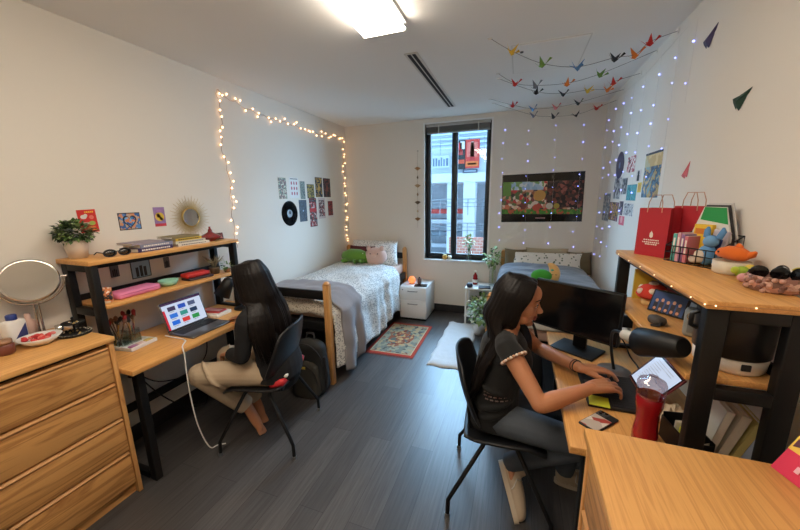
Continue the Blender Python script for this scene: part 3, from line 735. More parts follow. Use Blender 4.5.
mb = MB(); leaves(mb, 260, (.03, -.07, .15), (.16, .13, .14), .055, [M['leaf'], M['leafl'], M['leafl'], cm(232, 232, 216)], 9, .5); mb.build('foliage', t)['kind'] = 'stuff'
t = thing('potted_plant', 'bushy variegated plant in a white pot on the floor beside the right bed', 'plant', (-.37, 3.86, 0))
mb = MB(); mb.lathe([(.065, 0), (.085, .14), (.09, .15), (.082, .15), (.078, .13)], M['whitepl'], 22); mb.build('pot', t)
mb = MB(); leaves(mb, 240, (.02, 0, .27), (.14, .14, .17), .055, [M['leaf'], M['leafl'], M['leafl'], cm(228, 230, 210)], 19, .4); mb.build('foliage', t)['kind'] = 'stuff'
# window sill
t = thing('glass_vase', 'glass vase of green cuttings on the window sill', 'vase', (-.62, YB + .02, WZ0))
mb = MB(); mb.lathe([(.036, 0), (.04, .006), (.04, .115), (.034, .13), (.036, .14), (.033, .14)], M['clear'], 20); mb.build('vase', t)
mb = MB()
for k in range(4): mb.tube([(0, 0, .01), (.012 * math.cos(k * 1.6), .01 * math.sin(k * 1.6), .16), (.05 * math.cos(k * 1.6), .03 * math.sin(k * 1.6), .25)], .0025, M['leaf'], 5)
mb.build('stems', t)
mb = MB(); leaves(mb, 46, (0, 0, .25), (.06, .03, .09), .055, [M['leaf'], M['leafl']], 12, shell=False); mb.build('foliage', t)['kind'] = 'stuff'
t = thing('candle', 'small yellow candle jar on the window sill', 'candle', (-.955, YB + .015, WZ0))
mb = MB(); mb.lathe([(.026, 0), (.034, .02), (.034, .045), (.024, .058), (0, .06)], cm(214, 170, 84, .4), 18); mb.build('jar', t)
mb = MB(); mb.lathe([(.025, .058), (.025, .066), (0, .067)], M['gold'], 16); mb.build('lid', t)
mb = MB()
for k in range(7):
    a = k * .9; mb.sphere((.014 * math.cos(a), .012 * math.sin(a), .035 + .01 * (k % 2)), (.016, .014, .014), cm(240, 236, 224), 8)
mb.lathe([(.02, 0), (.024, .02), (.02, .03)], cm(226, 220, 200), 14)
solo(mb, 'flower_pot', 'tiny pot of white blossoms on the window sill next to the candle', 'flower pot', (-.885, YB + .015, WZ0))

# ------------------------------------------------------------------ backpack under the left bed's foot
M['pack'] = mat('charcoal backpack nylon', rgb(34, 34, 33), .75, bump=.3, bscale=260)
M['packg'] = mat('olive grey panel', rgb(60, 58, 52), .8, bump=.3, bscale=260)
t = thing('backpack', 'charcoal backpack leaning on the foot of the left bed', 'backpack', (-1.615, 2.18, 0), 4)
def packbody(sx, sy, h, y0, m, e=3.2):
    mb = MB()
    def fn(u, v):
        a = 2 * PI * u; cz = v
        ca, sa = math.cos(a), math.sin(a)
        k = (abs(ca) ** e + abs(sa) ** e) ** (-1 / e)
        w = (1 - .22 * cz ** 3) * min(1, (1 - cz) / .12 + .0001) ** .45 * min(1, .75 + cz / .12 * .25)
        return (sx * ca * k * w, y0 + sy * sa * k * w * (1 - .25 * cz), h * cz)
    mb.grid(fn, 28, 22, m, closed_u=True); mb.add([fn(i / 28, 0) for i in range(28)], [tuple(range(28))[::-1]], m); return mb
packbody(.155, .10, .50, 0, M['pack']).build('body', t)
mb = packbody(.125, .05, .33, -.085, M['packg']); pk = mb.build('front_pocket', t)
mb = MB(); mb.tube([(.128 * math.cos(a) * (1 - .1), -.118 + .0 * a, .17 + .125 * math.sin(a)) for a in [R(x) for x in range(-10, 191, 20)]], .004, M['ink'], 6); mb.build('zip', pk)
mb = MB(); mb.box((.0, -.128, .285), (.045, .004, .022), cm(206, 176, 70), None, .001); mb.build('emblem', pk)
mb = MB(); mb.tube([(.15 * math.cos(a), -.06 - .03 * math.sin(a), .28 + .2 * math.sin(a)) for a in [R(x) for x in range(0, 181, 15)]], .006, M['ink'], 6); mb.build('main_zip', t)
mb = MB(); mb.tube([(-.04, .02, .49), (-.03, .02, .53), (.03, .02, .53), (.04, .02, .49)], .009, M['ink'], 8); mb.build('handle', t)
for x in (-.15, .15):
    mb = MB(); mb.tube([(x, -.03, .06), (x * 1.12, -.04, .2), (x * 1.02, -.04, .36)], .012, M['ink'], 8); mb.build('side_strap', t)
# ------------------------------------------------------------------ people
def skin_mat(name, c, c2):
    m = mat(name, c, .5, bump=.05, bscale=300, var=.06, vscale=14); b = m.node_tree.nodes['Principled BSDF']
    b.inputs['Subsurface Weight'].default_value = .12; b.inputs['Subsurface Radius'].default_value = (.02, .008, .004); b.inputs['Subsurface Scale'].default_value = .3
    return m
M['skin'] = skin_mat('warm brown skin', rgb(188, 128, 92), 0)
M['lip'] = mat('lips', rgb(158, 84, 74), .45)
def hair_mat():
    m = mat('black hair', rgb(20, 16, 15), .42, spec=.2); nt = m.node_tree; b = nt.nodes['Principled BSDF']
    tc = nt.nodes.new('ShaderNodeTexCoord'); mp = nt.nodes.new('ShaderNodeMapping'); mp.inputs['Scale'].default_value = (150, 150, 5)
    nt.links.new(tc.outputs['Object'], mp.inputs['Vector'])
    n = nt.nodes.new('ShaderNodeTexNoise'); n.inputs['Scale'].default_value = 1.; n.inputs['Detail'].default_value = 3
    nt.links.new(mp.outputs['Vector'], n.inputs['Vector'])
    rp = ramp(nt, [(.35, rgb(9, 8, 8)), (.78, rgb(30, 22, 19))], n.outputs['Fac']); nt.links.new(rp.outputs['Color'], b.inputs['Base Color'])
    bp = nt.nodes.new('ShaderNodeBump'); bp.inputs['Strength'].default_value = .35; bp.inputs['Distance'].default_value = .004
    nt.links.new(n.outputs['Fac'], bp.inputs['Height']); nt.links.new(bp.outputs['Normal'], b.inputs['Normal'])
    b.inputs['Anisotropic'].default_value = .5
    return m
M['hair'] = hair_mat()
def catmull(pts, per=5):
    pts = [Vector(p) for p in pts]; out = []
    for i in range(len(pts) - 1):
        p0, p1, p2, p3 = pts[max(i - 1, 0)], pts[i], pts[i + 1], pts[min(i + 2, len(pts) - 1)]
        for k in range(per):
            t = k / per
            out.append(.5 * ((2 * p1) + (p2 - p0) * t + (2 * p0 - 5 * p1 + 4 * p2 - p3) * t * t + (3 * p1 - p0 - 3 * p2 + p3) * t ** 3))
    return out + [pts[-1]]
def lerps(vals, per):
    out = []
    for a, b in zip(vals[:-1], vals[1:]): out += [a + (b - a) * k / per for k in range(per)]
    return out + [vals[-1]]
def limb(mb, pts, rad, m, flat=1., n=16, per=4, ends=True):
    mb.tube(catmull(pts, per), lerps(rad, per), m, n, flat=flat)
    if ends:
        for p, r in ((pts[0], rad[0]), (pts[-1], rad[-1])): mb.sphere(p, r * .97 * (1 if flat == 1 else flat), m, 14)
def remeshed(mb, name, parent, voxel, smooth=4, mats=None, pick=None, fac=.5):
    o = mb.build('tmp_' + name)
    r = o.modifiers.new('r', 'REMESH'); r.mode = 'VOXEL'; r.voxel_size = voxel; r.use_smooth_shade = True
    s = o.modifiers.new('s', 'SMOOTH'); s.iterations = smooth; s.factor = fac
    dg = bpy.context.evaluated_depsgraph_get(); me = bpy.data.meshes.new_from_object(o.evaluated_get(dg)); old = o.data
    bpy.data.objects.remove(o); bpy.data.meshes.remove(old)
    me.name = name; me.materials.clear()
    for m in (mats or mb.mats[:1]): me.materials.append(m)
    me.polygons.foreach_set('use_smooth', [True] * len(me.polygons))
    if pick: me.polygons.foreach_set('material_index', [pick(p.center) for p in me.polygons])
    me.update()
    ob = bpy.data.objects.new(name, me); COL.objects.link(ob); ob.parent = parent; return ob
def head_pieces(mb, H, m, neck):
    old = mb.X; mb.X = H
    S = mb.sphere
    S((-.012, 0, .036), (.098, .076, .088), m, 24); S((.030, 0, -.03), (.060, .062, .085), m, 24)
    S((.032, 0, -.072), (.052, .050, .040), m, 20); S((.072, 0, -.100), (.021, .024, .018), m, 14)
    S((.062, 0, .045), (.034, .054, .045), m, 18); S((.076, 0, .024), (.018, .050, .011), m, 16)
    for y in (-1, 1):
        S((.055, y * .038, -.030), (.030, .026, .028), m, 14); S((.101, y * .0105, -.032), (.012, .0085, .008), m, 10)
        S((-.006, y * .076, -.012), (.018, .009, .030), m, 12, (0, 0, y * 18)); S((.030, y * .052, -.078), (.035, .014, .024), m, 12)
        S((.076, y * .031, .004), (.011, .018, .010), m, 12)
    limb(mb, [(.082, 0, .016), (.096, 0, -.010), (.110, 0, -.027)], [.0085, .0095, .0115], m, n=12)
    S((.088, 0, -.050), (.012, .020, .016), m, 12); S((.0925, 0, -.0585), (.0105, .021, .0065), m, 14); S((.0905, 0, -.0715), (.0105, .019, .0075), m, 14)
    mb.X = old
    p0 = H @ Vector((-.020, 0, -.045)); limb(mb, [p0, (p0 + Vector(neck)) / 2 + Vector((-.006, 0, 0)), neck], [.055, .050, .058], m)
def face_parts(H, parent, lids=.35):
    for y in (-1, 1):
        mb = MB(); mb.X = H; mb.sphere((.0765, y * .0315, .0035), .0115, cm(236, 230, 224, .25), 14); e = mb.build('eye', parent)
        mb = MB(); mb.X = H; mb.sphere((.0845, y * .0325, .001), (.0042, .0058, .0058), cm(40, 26, 20, .2), 10); mb.build('iris', e)
        mb = MB(); mb.X = H
        mb.tube([(.078, y * .018, .003), (.0865, y * .025, .0085), (.088, y * .032, .0095), (.084, y * .040, .0075), (.076, y * .046, .003)], [.0012, .0022, .0024, .0022, .0012], M['ink'], 6); mb.build('eyelashes', parent)
        mb = MB(); mb.X = H
        mb.tube([(.0905, y * .012, .026), (.0895, y * .026, .0335), (.082, y * .040, .0325), (.072, y * .050, .026)], [.0025, .0036, .003, .0014], M['hair'], 6); mb.build('eyebrow', parent)
def hand_pieces(mb, W, m, side, curl=(18, 38, 22), spread=4., thumb=(-35, 20)):
    """local: +x to the fingertips, +z back of the hand, thumb on +y * side"""
    old = mb.X; mb.X = W
    bx = (.082, .088, .085, .076); by = (.031, .0105, -.0105, -.030); ln = (.072, .080, .074, .058); rr = (.0088, .009, .0086, .0076)
    for k in range(4):
        y = by[k] * side
        limb(mb, [(-.012, y * .45, 0), (.03, y * .8, .003), (bx[k], y, 0)], [.0165, .0145, .0115], m, n=12)
        a = 0.; p = Vector((bx[k], y, 0)); pts = [p.copy()]; yaw = R(spread * (1.2 - k) * side)
        for s, (fr, c) in enumerate(zip((.46, .30, .24), curl)):
            a += R(c * (1 + .10 * (k - 1)))
            p = p + Vector((math.cos(a) * math.cos(yaw), math.cos(a) * math.sin(yaw), -math.sin(a))) * ln[k] * fr; pts.append(p.copy())
        limb(mb, pts, [rr[k] * 1.12, rr[k] * 1.03, rr[k] * .95, rr[k] * .80], m, n=12, per=3)
    t0 = Vector((.012, .020 * side, -.006)); t1 = Vector((.040, .046 * side, -.016)); t2 = Vector((.068, .056 * side, -.026)); t3 = Vector((.090, .054 * side, -.034))
    limb(mb, [t0, t1, t2, t3], [.0165, .0125, .0105, .0085], m, n=12, per=3)
    mb.X = old
def frame(p, fwd, up=(0, 0, 1)):
    x = Vector(fwd).normalized(); z = (Vector(up) - x * Vector(up).dot(x)).normalized(); y = z.cross(x)
    m = Matrix.Identity(4)
    for i in range(3): m[i][0], m[i][1], m[i][2], m[i][3] = x[i], y[i], z[i], p[i]
    return m
def nails(W, side, parent, curl, spread=4.):
    bx = (.082, .088, .085, .076); by = (.031, .0105, -.0105, -.030); ln = (.072, .080, .074, .058); rr = (.0088, .009, .0086, .0076)
    for k in range(4):
        a = 0.; p = Vector((bx[k], by[k] * side, 0)); yaw = R(spread * (1.2 - k) * side)
        for fr, c in zip((.46, .30, .24), curl):
            a += R(c * (1 + .10 * (k - 1))); d = Vector((math.cos(a) * math.cos(yaw), math.cos(a) * math.sin(yaw), -math.sin(a))); q = p; p = p + d * ln[k] * fr
        up = Vector((math.sin(a), 0, math.cos(a))); mb = MB(); mb.X = W @ frame(p + up * rr[k] * .55 - d * .002, d, up)
        mb.sphere((0, 0, 0), (.0058, .0048, .0026), cm(206, 160, 150, .3), 10); mb.build('fingernail', parent)
def hair_locks(H, parent, curve, n, seed, rad=.011, voxel=.0045, phis=(62, 298), tip=.35, smooth=2):
    r = random.Random(seed); mb = MB(); m = M['hair']
    old = mb.X; mb.X = H; mb.sphere((-.016, 0, .040), (.098, .080, .090), m, 24); mb.X = old
    for k in range(n):
        ph = phis[0] + (phis[1] - phis[0]) * ((k + r.uniform(-.4, .4)) / (n - 1)); ph = min(max(ph, phis[0]), phis[1])
        pts = curve(R(ph), r.uniform(-1, 1), r)
        N = len(pts); rad_ = [rad * (.55 + .45 * min(1, i / 2.)) * (1 - tip * max(0, (i - N * .55) / (N * .45))) * r.uniform(.85, 1.15) for i in range(N)]
        rad_[-1] *= .35
        mb.tube(catmull(pts, 3), lerps(rad_, 3), m, 8)
    return remeshed(mb, 'hair', parent, voxel, smooth, [m])

# ---- person at the right desk: working frame is the world, root stands at the floor under the seat
ROOT = Vector((-.03, 1.68, 0)); W2 = lambda *p: Vector(p) - ROOT
pr_ = thing('person', 'person in a short sleeved black blouse and jeans typing at the right desk', 'person', ROOT)
HR = Matrix.Translation(W2(.024, 1.640, 1.150)) @ rotm((0, 11, -2))
skin = M['skin']; mb = MB()
neckR = W2(-.018, 1.645, 1.005)
head_pieces(mb, HR, skin, neckR)
torso = [W2(-.09, 1.66, .52), W2(-.075, 1.658, .64), W2(-.05, 1.652, .80), W2(-.03, 1.648, .92), W2(-.02, 1.645, 1.0)]
limb(mb, torso, [.135, .105, .125, .13, .06], skin, .62, 20)
SR, ER, WR = W2(-.02, 1.49, .975), W2(.130, 1.355, .785), W2(.338, 1.474, .835)
SL, EL, WL = W2(-.01, 1.80, .968), W2(.150, 1.895, .795), W2(.325, 1.640, .835)
for S, E, W_ in ((SR, ER, WR), (SL, EL, WL)):
    limb(mb, [neckR + Vector((0, 0, -.02)), S], [.05, .046], skin)
    limb(mb, [S, S.lerp(E, .4), E.lerp(S, .12), E], [.047, .043, .036, .036], skin)
    limb(mb, [E, E.lerp(W_, .25), E.lerp(W_, .7), W_], [.036, .039, .030, .0235], skin)
fR = Vector((.84, .50, -.02)); fL = Vector((.93, .30, -.04))
HRm = frame(WR + Vector((.004, .003, 0)), fR, (.05, -.12, 1)); HLm = frame(WL + Vector((.004, .001, 0)), fL, (.0, .12, 1))
cR, cL = (10, 42, 22), (14, 30, 18)
hand_pieces(mb, HRm, skin, 1, cR, 14.); hand_pieces(mb, HLm, skin, -1, cL, 10.)
HPR, KR, AR = W2(-.06, 1.585, .525), W2(.345, 1.535, .505), W2(.035, 1.655, .215)
HPL, KL, AL = W2(-.06, 1.745, .525), W2(.375, 1.80, .505), W2(.33, 1.83, .10)
for a, k, c in ((HPR, KR, AR), (HPL, KL, AL)):
    limb(mb, [a, a.lerp(k, .5), k], [.072, .064, .05], skin); limb(mb, [k, k.lerp(c, .3), c], [.05, .047, .033], skin)
fd = (Vector((.10, 1.485, .03)) - Vector((.012, 1.648, .20))).normalized()
ftp = Vector((-.012, 0, -.012)); limb(mb, [AR, AR + ftp + fd * .05, AR + ftp * 2 + fd * .12], [.028, .019, .014], skin); limb(mb, [AL, AL + Vector((.05, 0, -.058)), AL + Vector((.11, 0, -.062))], [.028, .02, .014], skin)
HRi = HR.inverted()
def lipsel(c):
    q = HRi @ c
    return 1 if q.x > .086 and abs(q.y) < .021 and -.079 < q.z < -.052 else 0
body = remeshed(mb, 'body', pr_, .0036, 5, [skin, M['lip']], lipsel)
face_parts(HR, body); nails(HRm, 1, body, cR, 14.); nails(HLm, -1, body, cL, 10.)
# blouse: torso shell, flared short sleeves, neckline below the throat
M['blouse'] = mat('black cotton blouse', rgb(15, 15, 16), .88, bump=.25, bscale=200, sheen=.1)
mb = MB()
limb(mb, [W2(-.085, 1.66, .485), W2(-.075, 1.66, .56), W2(-.065, 1.658, .66), W2(-.045, 1.652, .80), W2(-.03, 1.648, .925), W2(-.022, 1.645, .985)], [.166, .164, .152, .154, .140, .072], M['blouse'], .80, 24)
mb.sphere(W2(.025, 1.65, .83), (.085, .14, .09), M['blouse'], 18)
mb.sphere(W2(-.03, 1.545, .90), (.07, .06, .08), M['blouse'], 16); mb.sphere(W2(-.03, 1.75, .90), (.07, .06, .08), M['blouse'], 16)
for S, E in ((SR, ER), (SL, EL)):
    limb(mb, [W2(-.02, 1.645, .975), S + Vector((0, 0, -.004)), S.lerp(E, .13), S.lerp(E, .235)], [.052, .052, .055, .060], M['blouse'], ends=False, n=20)
for a0, a1, z0, z1 in ((-150, -60, .52, .60), (-130, -40, .60, .66), (-120, -70, .74, .70), (-160, -100, .66, .58)):
    mb.tube([W2(-.07 + .128 * math.cos(R(a0 + (a1 - a0) * t / 6)), 1.658 + .158 * math.sin(R(a0 + (a1 - a0) * t / 6)), z0 + (z1 - z0) * t / 6) for t in range(7)], [.003, .010, .015, .017, .015, .010, .003], M['blouse'], 8)
top = remeshed(mb, 'blouse', pr_, .0055, 4, [M['blouse']])
for S, E in ((SR, ER), (SL, EL)):
    c = S.lerp(E, .24); ax = (E - S).normalized(); e1 = ax.orthogonal().normalized(); e2 = ax.cross(e1); mb = MB(); mb2 = MB()
    for k in range(26):
        a = 2 * PI * k / 26; p = c + (e1 * math.cos(a) + e2 * math.sin(a)) * .0585
        mb.sphere(p, (.0068, .0068, .0068), cm(222, 206, 192) if k % 2 else cm(196, 150, 120), 8)
    mb.build('sleeve_trim', top)['label'] = 'cream and tan beaded sleeve trim'
mb = MB()
for i in range(3):
    for k in range(17):
        a = R(-112 + 62 * k / 16); z = .665 + .018 * i
        if (k + i) % 3: mb.sphere(W2(-.066 + .119 * math.cos(a), 1.658 + .152 * math.sin(a), z), (.005, .005, .004), cm(120, 76, 70) if (k * i) % 2 else cm(140, 120, 112), 7)
mb.build('embroidery', top)['label'] = 'pink and cream embroidered band'
M['denim'] = mat('dark grey blue denim', rgb(80, 88, 98), .85, bump=.3, bscale=400, var=.2, vscale=20)
mb = MB(); limb(mb, [W2(-.10, 1.665, .56), W2(-.10, 1.665, .50)], [.15, .155], M['denim'], .72, 20)
for a, k, c in ((HPR, KR, AR), (HPL, KL, AL)):
    limb(mb, [a, a.lerp(k, .5), k], [.088, .078, .064], M['denim']); limb(mb, [k, k.lerp(c, .3), k.lerp(c, 1.04)], [.064, .060, .048], M['denim'], ends=False)
    mb.sphere(k, .063, M['denim'], 16)
remeshed(mb, 'jeans', pr_, .0065, 4, [M['denim']])
M['sneaker'] = mat('cream leather', rgb(206, 186, 160), .6, bump=.1, bscale=120, var=.08)
def shoe(X, parent):
    """local: heel at origin, toe at +x, sole down at z = 0"""
    mb = MB(); mb.X = X
    limb(mb, [(.032, 0, .050), (.10, 0, .054), (.17, 0, .046), (.238, 0, .036)], [.042, .045, .047, .038], M['sneaker'], .95, 16)
    limb(mb, [(.036, 0, .05), (.042, 0, .105)], [.042, .046], M['sneaker'])
    s = remeshed(mb, 'shoe', parent, .0055, 4, [M['sneaker']])
    mb = MB(); mb.X = X
    pr2 = []
    for k in range(28):
        a = 2 * PI * k / 28; ca, sa = math.cos(a), math.sin(a)
        pr2.append((.135 + .145 * math.copysign(abs(ca) ** .75, ca), (.042 + .008 * ca) * math.copysign(abs(sa) ** .8, sa)))
    mb.prism(pr2, .024, cm(214, 200, 178, .7)); mb.build('sole', s)
    mb = MB(); mb.X = X
    for k in range(5): mb.tube([(.10 + .022 * k, -.026, .082 - .008 * k), (.104 + .022 * k, 0, .095 - .009 * k), (.10 + .022 * k, .026, .082 - .008 * k)], .0035, M['paper'], 6)
    mb.tube([(.10, -.02, .09), (.09, -.055, .07), (.12, -.06, .045), (.13, -.05, .03)], .003, M['paper'], 6)
    mb.build('laces', s)
heel = W2(-.030, 1.672, .18)
shoe(frame(heel, fd, Vector((.75, .35, .35))), pr_)
shoe(frame(W2(.29, 1.835, 0), (1, .05, 0)), pr_)
def curveR(ph, j, r):
    s = math.sin(ph); c = math.cos(ph)      # ph 180 = back of the head, 90 = left side (+y)
    front = max(0, min(1, (abs(math.degrees(ph) - 180) - 20) / 98))   # 0 back, 1 at the temples
    out = 1 + .05 * j
    part = Vector((-.075 + .148 * front ** 1.2, .006 * (1 if s > 0 else -1), .118 - .022 * front ** 3 + .004 * j))
    q = lambda x, y, z: HR @ Vector((x, y, z))
    sy = 1 if s > 0 else -1
    cx = .101 * c * out - .013 + .010 * front; cyy = .085 * s * out
    pts = [q(*part), q(part.x * .6 + cx * .4 + .004, cyy * .62, .108 - .006 * front), q(cx + .012 * front, cyy, .045), q(cx * 1.06 - .016 * front, cyy * 1.06, -.03)]
    if front > .55:
        if sy > 0: pts += [q(cx - .016 + .012 * j, cyy * 1.04, -.105), W2(.045 + .035 * (front - .5) + .012 * j, 1.645 + .07 + .01 * j, .985 - .01 * front), W2(.075 + .02 * j, 1.645 + .065 + .02 * j, .90 + .02 * j), W2(.085 + .02 * j, 1.645 + .06 + .03 * j, .78 + .05 * j)]
        else: pts += [q(cx - .03 + .01 * j, cyy * 1.05, -.105), W2(-.05 + .02 * (front - .5) + .012 * j, 1.575 + .012 * j, 1.005), W2(-.095 + .02 * j, 1.56 + .012 * j, .93), W2(-.135 + .02 * j, 1.56 + .02 * j, .82 + .03 * j), W2(-.165 + .02 * j, 1.57 + .02 * j, .70 + .05 * j)]
    else:
        yb = 1.645 + .125 * s * (1 + .1 * j)
        pts += [q(cx * 1.1 - .012, cyy * 1.12, -.11), W2(-.095 + .06 * front + .01 * j, yb - .01, .945), W2(-.135 + .045 * front + .012 * j, yb - .02, .84), W2(-.165 + .03 * front + .012 * j, yb - .02 + .02 * j, .72), W2(-.178 + .012 * j, yb - .01 + .03 * j, .62 + .05 * r.random())]
    return pts
hair_locks(HR, pr_, curveR, 165, 3, .0102, phis=(70, 290))
mb = MB(); c = WR.lerp(ER, 0)  # bracelets on the left wrist
for d, m in ((.03, M['ink']), (.045, cm(90, 50, 40))):
    p = WL.lerp(EL, d / (WL - EL).length); ax = (EL - WL).normalized(); e1 = ax.orthogonal().normalized(); e2 = ax.cross(e1)
    mb.tube([p + (e1 * math.cos(2 * PI * k / 20) + e2 * math.sin(2 * PI * k / 20)) * .0275 for k in range(20)], .003, m, 6, closed=True)
mb.build('bracelet', pr_)['label'] = 'dark bracelets on the left wrist'

# ---- person at the left desk, seen from behind: local frame faces +x
RL = Matrix.Translation((-1.589, 1.658, 0)) @ rotm((0, 0, 195.2)); RLi = RL.inverted()
L2 = lambda *p: RLi @ Vector(p)
pl_ = thing('person', 'person seen from behind in a black long sleeve top and khaki trousers', 'person', (-1.589, 1.658, 0), 195.2)
HL = Matrix.Translation(L2(-1.625, 1.625, 1.138)) @ rotm((0, 10, -8))
mb = MB(); neckL = L2(-1.604, 1.645, .975)
head_pieces(mb, HL, skin, neckL)
limb(mb, [(-.09, 0, .52), (-.085, 0, .64), (-.04, 0, .80), (0, 0, .90), (.015, 0, .965)], [.135, .105, .125, .13, .06], skin, .62, 20)
sR, eR, wR = L2(-1.640, 1.82, .915), L2(-1.72, 1.90, .765), L2(-1.87, 1.80, .80)
sL, eL, wL = L2(-1.553, 1.48, .915), L2(-1.575, 1.440, .69), L2(-1.77, 1.53, .640)
for S, E, W_ in ((sR, eR, wR), (sL, eL, wL)):
    limb(mb, [neckL + Vector((0, 0, -.02)), S], [.05, .046], skin); limb(mb, [S, S.lerp(E, .4), E], [.046, .042, .035], skin); limb(mb, [E, E.lerp(W_, .25), W_], [.035, .037, .023], skin)
rot3 = RLi.to_3x3()
hR = frame(wR, rot3 @ Vector((-.95, -.2, -.12))); hL = frame(wL, rot3 @ Vector((-.85, .35, -.25)))
hand_pieces(mb, hR, skin, 1, (12, 30, 20)); hand_pieces(mb, hL, skin, -1, (20, 34, 24))
hpL, kL, aL = L2(-1.500, 1.575, .525), L2(-1.915, 1.400, .535), L2(-1.76, 1.60, .20)
hpR, kR, aR = L2(-1.540, 1.745, .525), L2(-1.96, 1.66, .535), L2(-1.84, 1.76, .13)
for a, k, c, tt in ((hpL, kL, aL, L2(-1.66, 1.60, .045)), (hpR, kR, aR, L2(-1.75, 1.72, .03))):
    limb(mb, [a, a.lerp(k, .5), k], [.072, .064, .05], skin); limb(mb, [k, k.lerp(c, .3), c], [.05, .047, .033], skin)
    limb(mb, [c, c.lerp(tt, .6), tt], [.034, .034, .024], skin)
    dirn = (tt - c).normalized(); sd2 = dirn.cross(Vector((0, 0, 1))).normalized()
    for q in range(5): limb(mb, [tt + sd2 * (.011 * (q - 2)), tt + sd2 * (.0125 * (q - 2)) + dirn * (.045 - .004 * abs(q - 1))], [.0105, .008], skin, n=10)
body2 = remeshed(mb, 'body', pl_, .0038, 5, [skin])
face_parts(HL, body2)
M['knit'] = mat('black long sleeve top', rgb(18, 18, 21), .9, bump=.3, bscale=260)
mb = MB()
limb(mb, [(-.085, 0, .485), (-.085, 0, .56), (-.075, 0, .66), (-.04, 0, .80), (0, 0, .90), (.012, 0, .95)], [.200, .196, .172, .162, .145, .072], M['knit'], .74, 24)
for S, E, W_ in ((sR, eR, wR), (sL, eL, wL)):
    limb(mb, [(.012, 0, .945), S + Vector((0, 0, .004)), S.lerp(E, .5), E], [.05, .056, .053, .047], M['knit'], n=18)
    limb(mb, [E, E.lerp(W_, .4), E.lerp(W_, .93)], [.047, .047, .042], M['knit'], ends=False, n=18)
for k in range(6):
    z = .52 + .05 * k; mb.tube([(-.02, -.145, z), (-.11, -.14 + .01 * (k % 2), z + .03), (-.17, -.06, z)], [.004, .014, .004], M['knit'], 8)
remeshed(mb, 'long_sleeve_top', pl_, .0058, 4, [M['knit']])
M['khaki'] = mat('khaki cotton', rgb(186, 166, 140), .9, bump=.25, bscale=120, var=.06, vscale=16)
mb = MB(); limb(mb, [(-.09, 0, .55), (-.09, 0, .50)], [.148, .156], M['khaki'], .74, 20)
for a, k, c in ((hpL, kL, aL), (hpR, kR, aR)):
    limb(mb, [a, a.lerp(k, .5), k], [.090, .082, .072], M['khaki']); limb(mb, [k, k.lerp(c, .35), k.lerp(c, .97)], [.076, .072, .062], M['khaki'], ends=False)
    ax = (k - a).normalized(); e1 = ax.orthogonal().normalized(); e2 = ax.cross(e1)
    for q in range(6):
        f = .25 + .12 * q; cpt = a.lerp(k, f); a0 = q * 1.1
        mb.tube([cpt + ax * (.05 * t_ - .05) + (e1 * math.cos(a0 + t_ * .9) + e2 * math.sin(a0 + t_ * .9)) * .086 for t_ in (0, .5, 1, 1.5, 2)], [.003, .011, .014, .011, .003], M['khaki'], 8)
remeshed(mb, 'trousers', pl_, .006, 4, [M['khaki']])
def curveL(ph, j, r):
    s = math.sin(ph); c = math.cos(ph)
    front = max(0, min(1, (abs(math.degrees(ph) - 180) - 20) / 98))
    out = 1 + .05 * j; sy = 1 if s > 0 else -1
    part = Vector((-.075 + .148 * front ** 1.2, .006 * sy, .118 - .022 * front ** 3 + .004 * j)); q = lambda x, y, z: HL @ Vector((x, y, z))
    cx = .103 * c * out - .014 + .018 * front; cyy = .088 * s * out
    pts = [q(*part), q(part.x * .55 + cx * .45 + .004, cyy * .62, .110 - .006 * front), q(cx, cyy, .045), q(cx * 1.06 - .008, cyy * 1.1, -.03), q(cx * 1.1 - .02, cyy * 1.18, -.11)]
    back = -.085 - .045 * (1 - front) ; yb = .165 * s * (1 + .12 * j) - .01
    end = .60 + .20 * abs(s) ** 2 + .06 * r.random() if True else 0
    pts += [Vector((back + .07 * front + .01 * j, yb, .95)), Vector((back - .02 + .06 * front + .012 * j, yb * .98 + .01 * r.uniform(-1, 1), .86)), Vector((back - .03 + .05 * front + .014 * j, yb * .9 + .014 * r.uniform(-1, 1), (.86 + end) / 2)), Vector((back - .035 + .04 * front + .016 * j, yb * .75 + .02 * r.uniform(-1, 1), end))]
    if front > .3:
        w = (front - .3) / .7; yo = sy * (.115 + .065 * min(1, w * 1.6) + .012 * j)
        pts[-4:] = [Vector((-.085 + .085 * w + .01 * j, sy * (.115 + .045 * w), 1.0)), Vector((-.118 + .085 * w + .016 * j, sy * (.135 + .09 * w), .915)), Vector((-.13 + .075 * w + .02 * j, sy * (.13 + .105 * w) + .014 * r.uniform(-1, 1), .80)), Vector((-.135 + .06 * w + .024 * j, sy * (.115 + .08 * w) + .02 * r.uniform(-1, 1), .60 + .12 * r.random()))]
        if sy < 0: pts[-3:] = [Vector((-.10 + .05 * w + .012 * j, yo * .85, .87)), Vector((-.12 + .04 * w + .012 * j, yo * .75, .78)), Vector((-.13 + .03 * w, yo * .65, .68 + .05 * r.random()))]
    return pts
hair_locks(HL, pl_, curveL, 175, 11, .0105)
# red and white folded jacket on the left chair
mb = MB(); mb.box((0, 0, 0), (.11, .38, .05), M['red'], (0, 10, 0), .02); mb.box((-.02, .05, .034), (.075, .20, .024), M['paper'], (0, 10, 4), .010)
solo(mb, 'folded_jacket', 'red and white folded jacket on the seat behind the person in khaki', 'jacket', (-1.455, 1.695, .4865), 195.2)
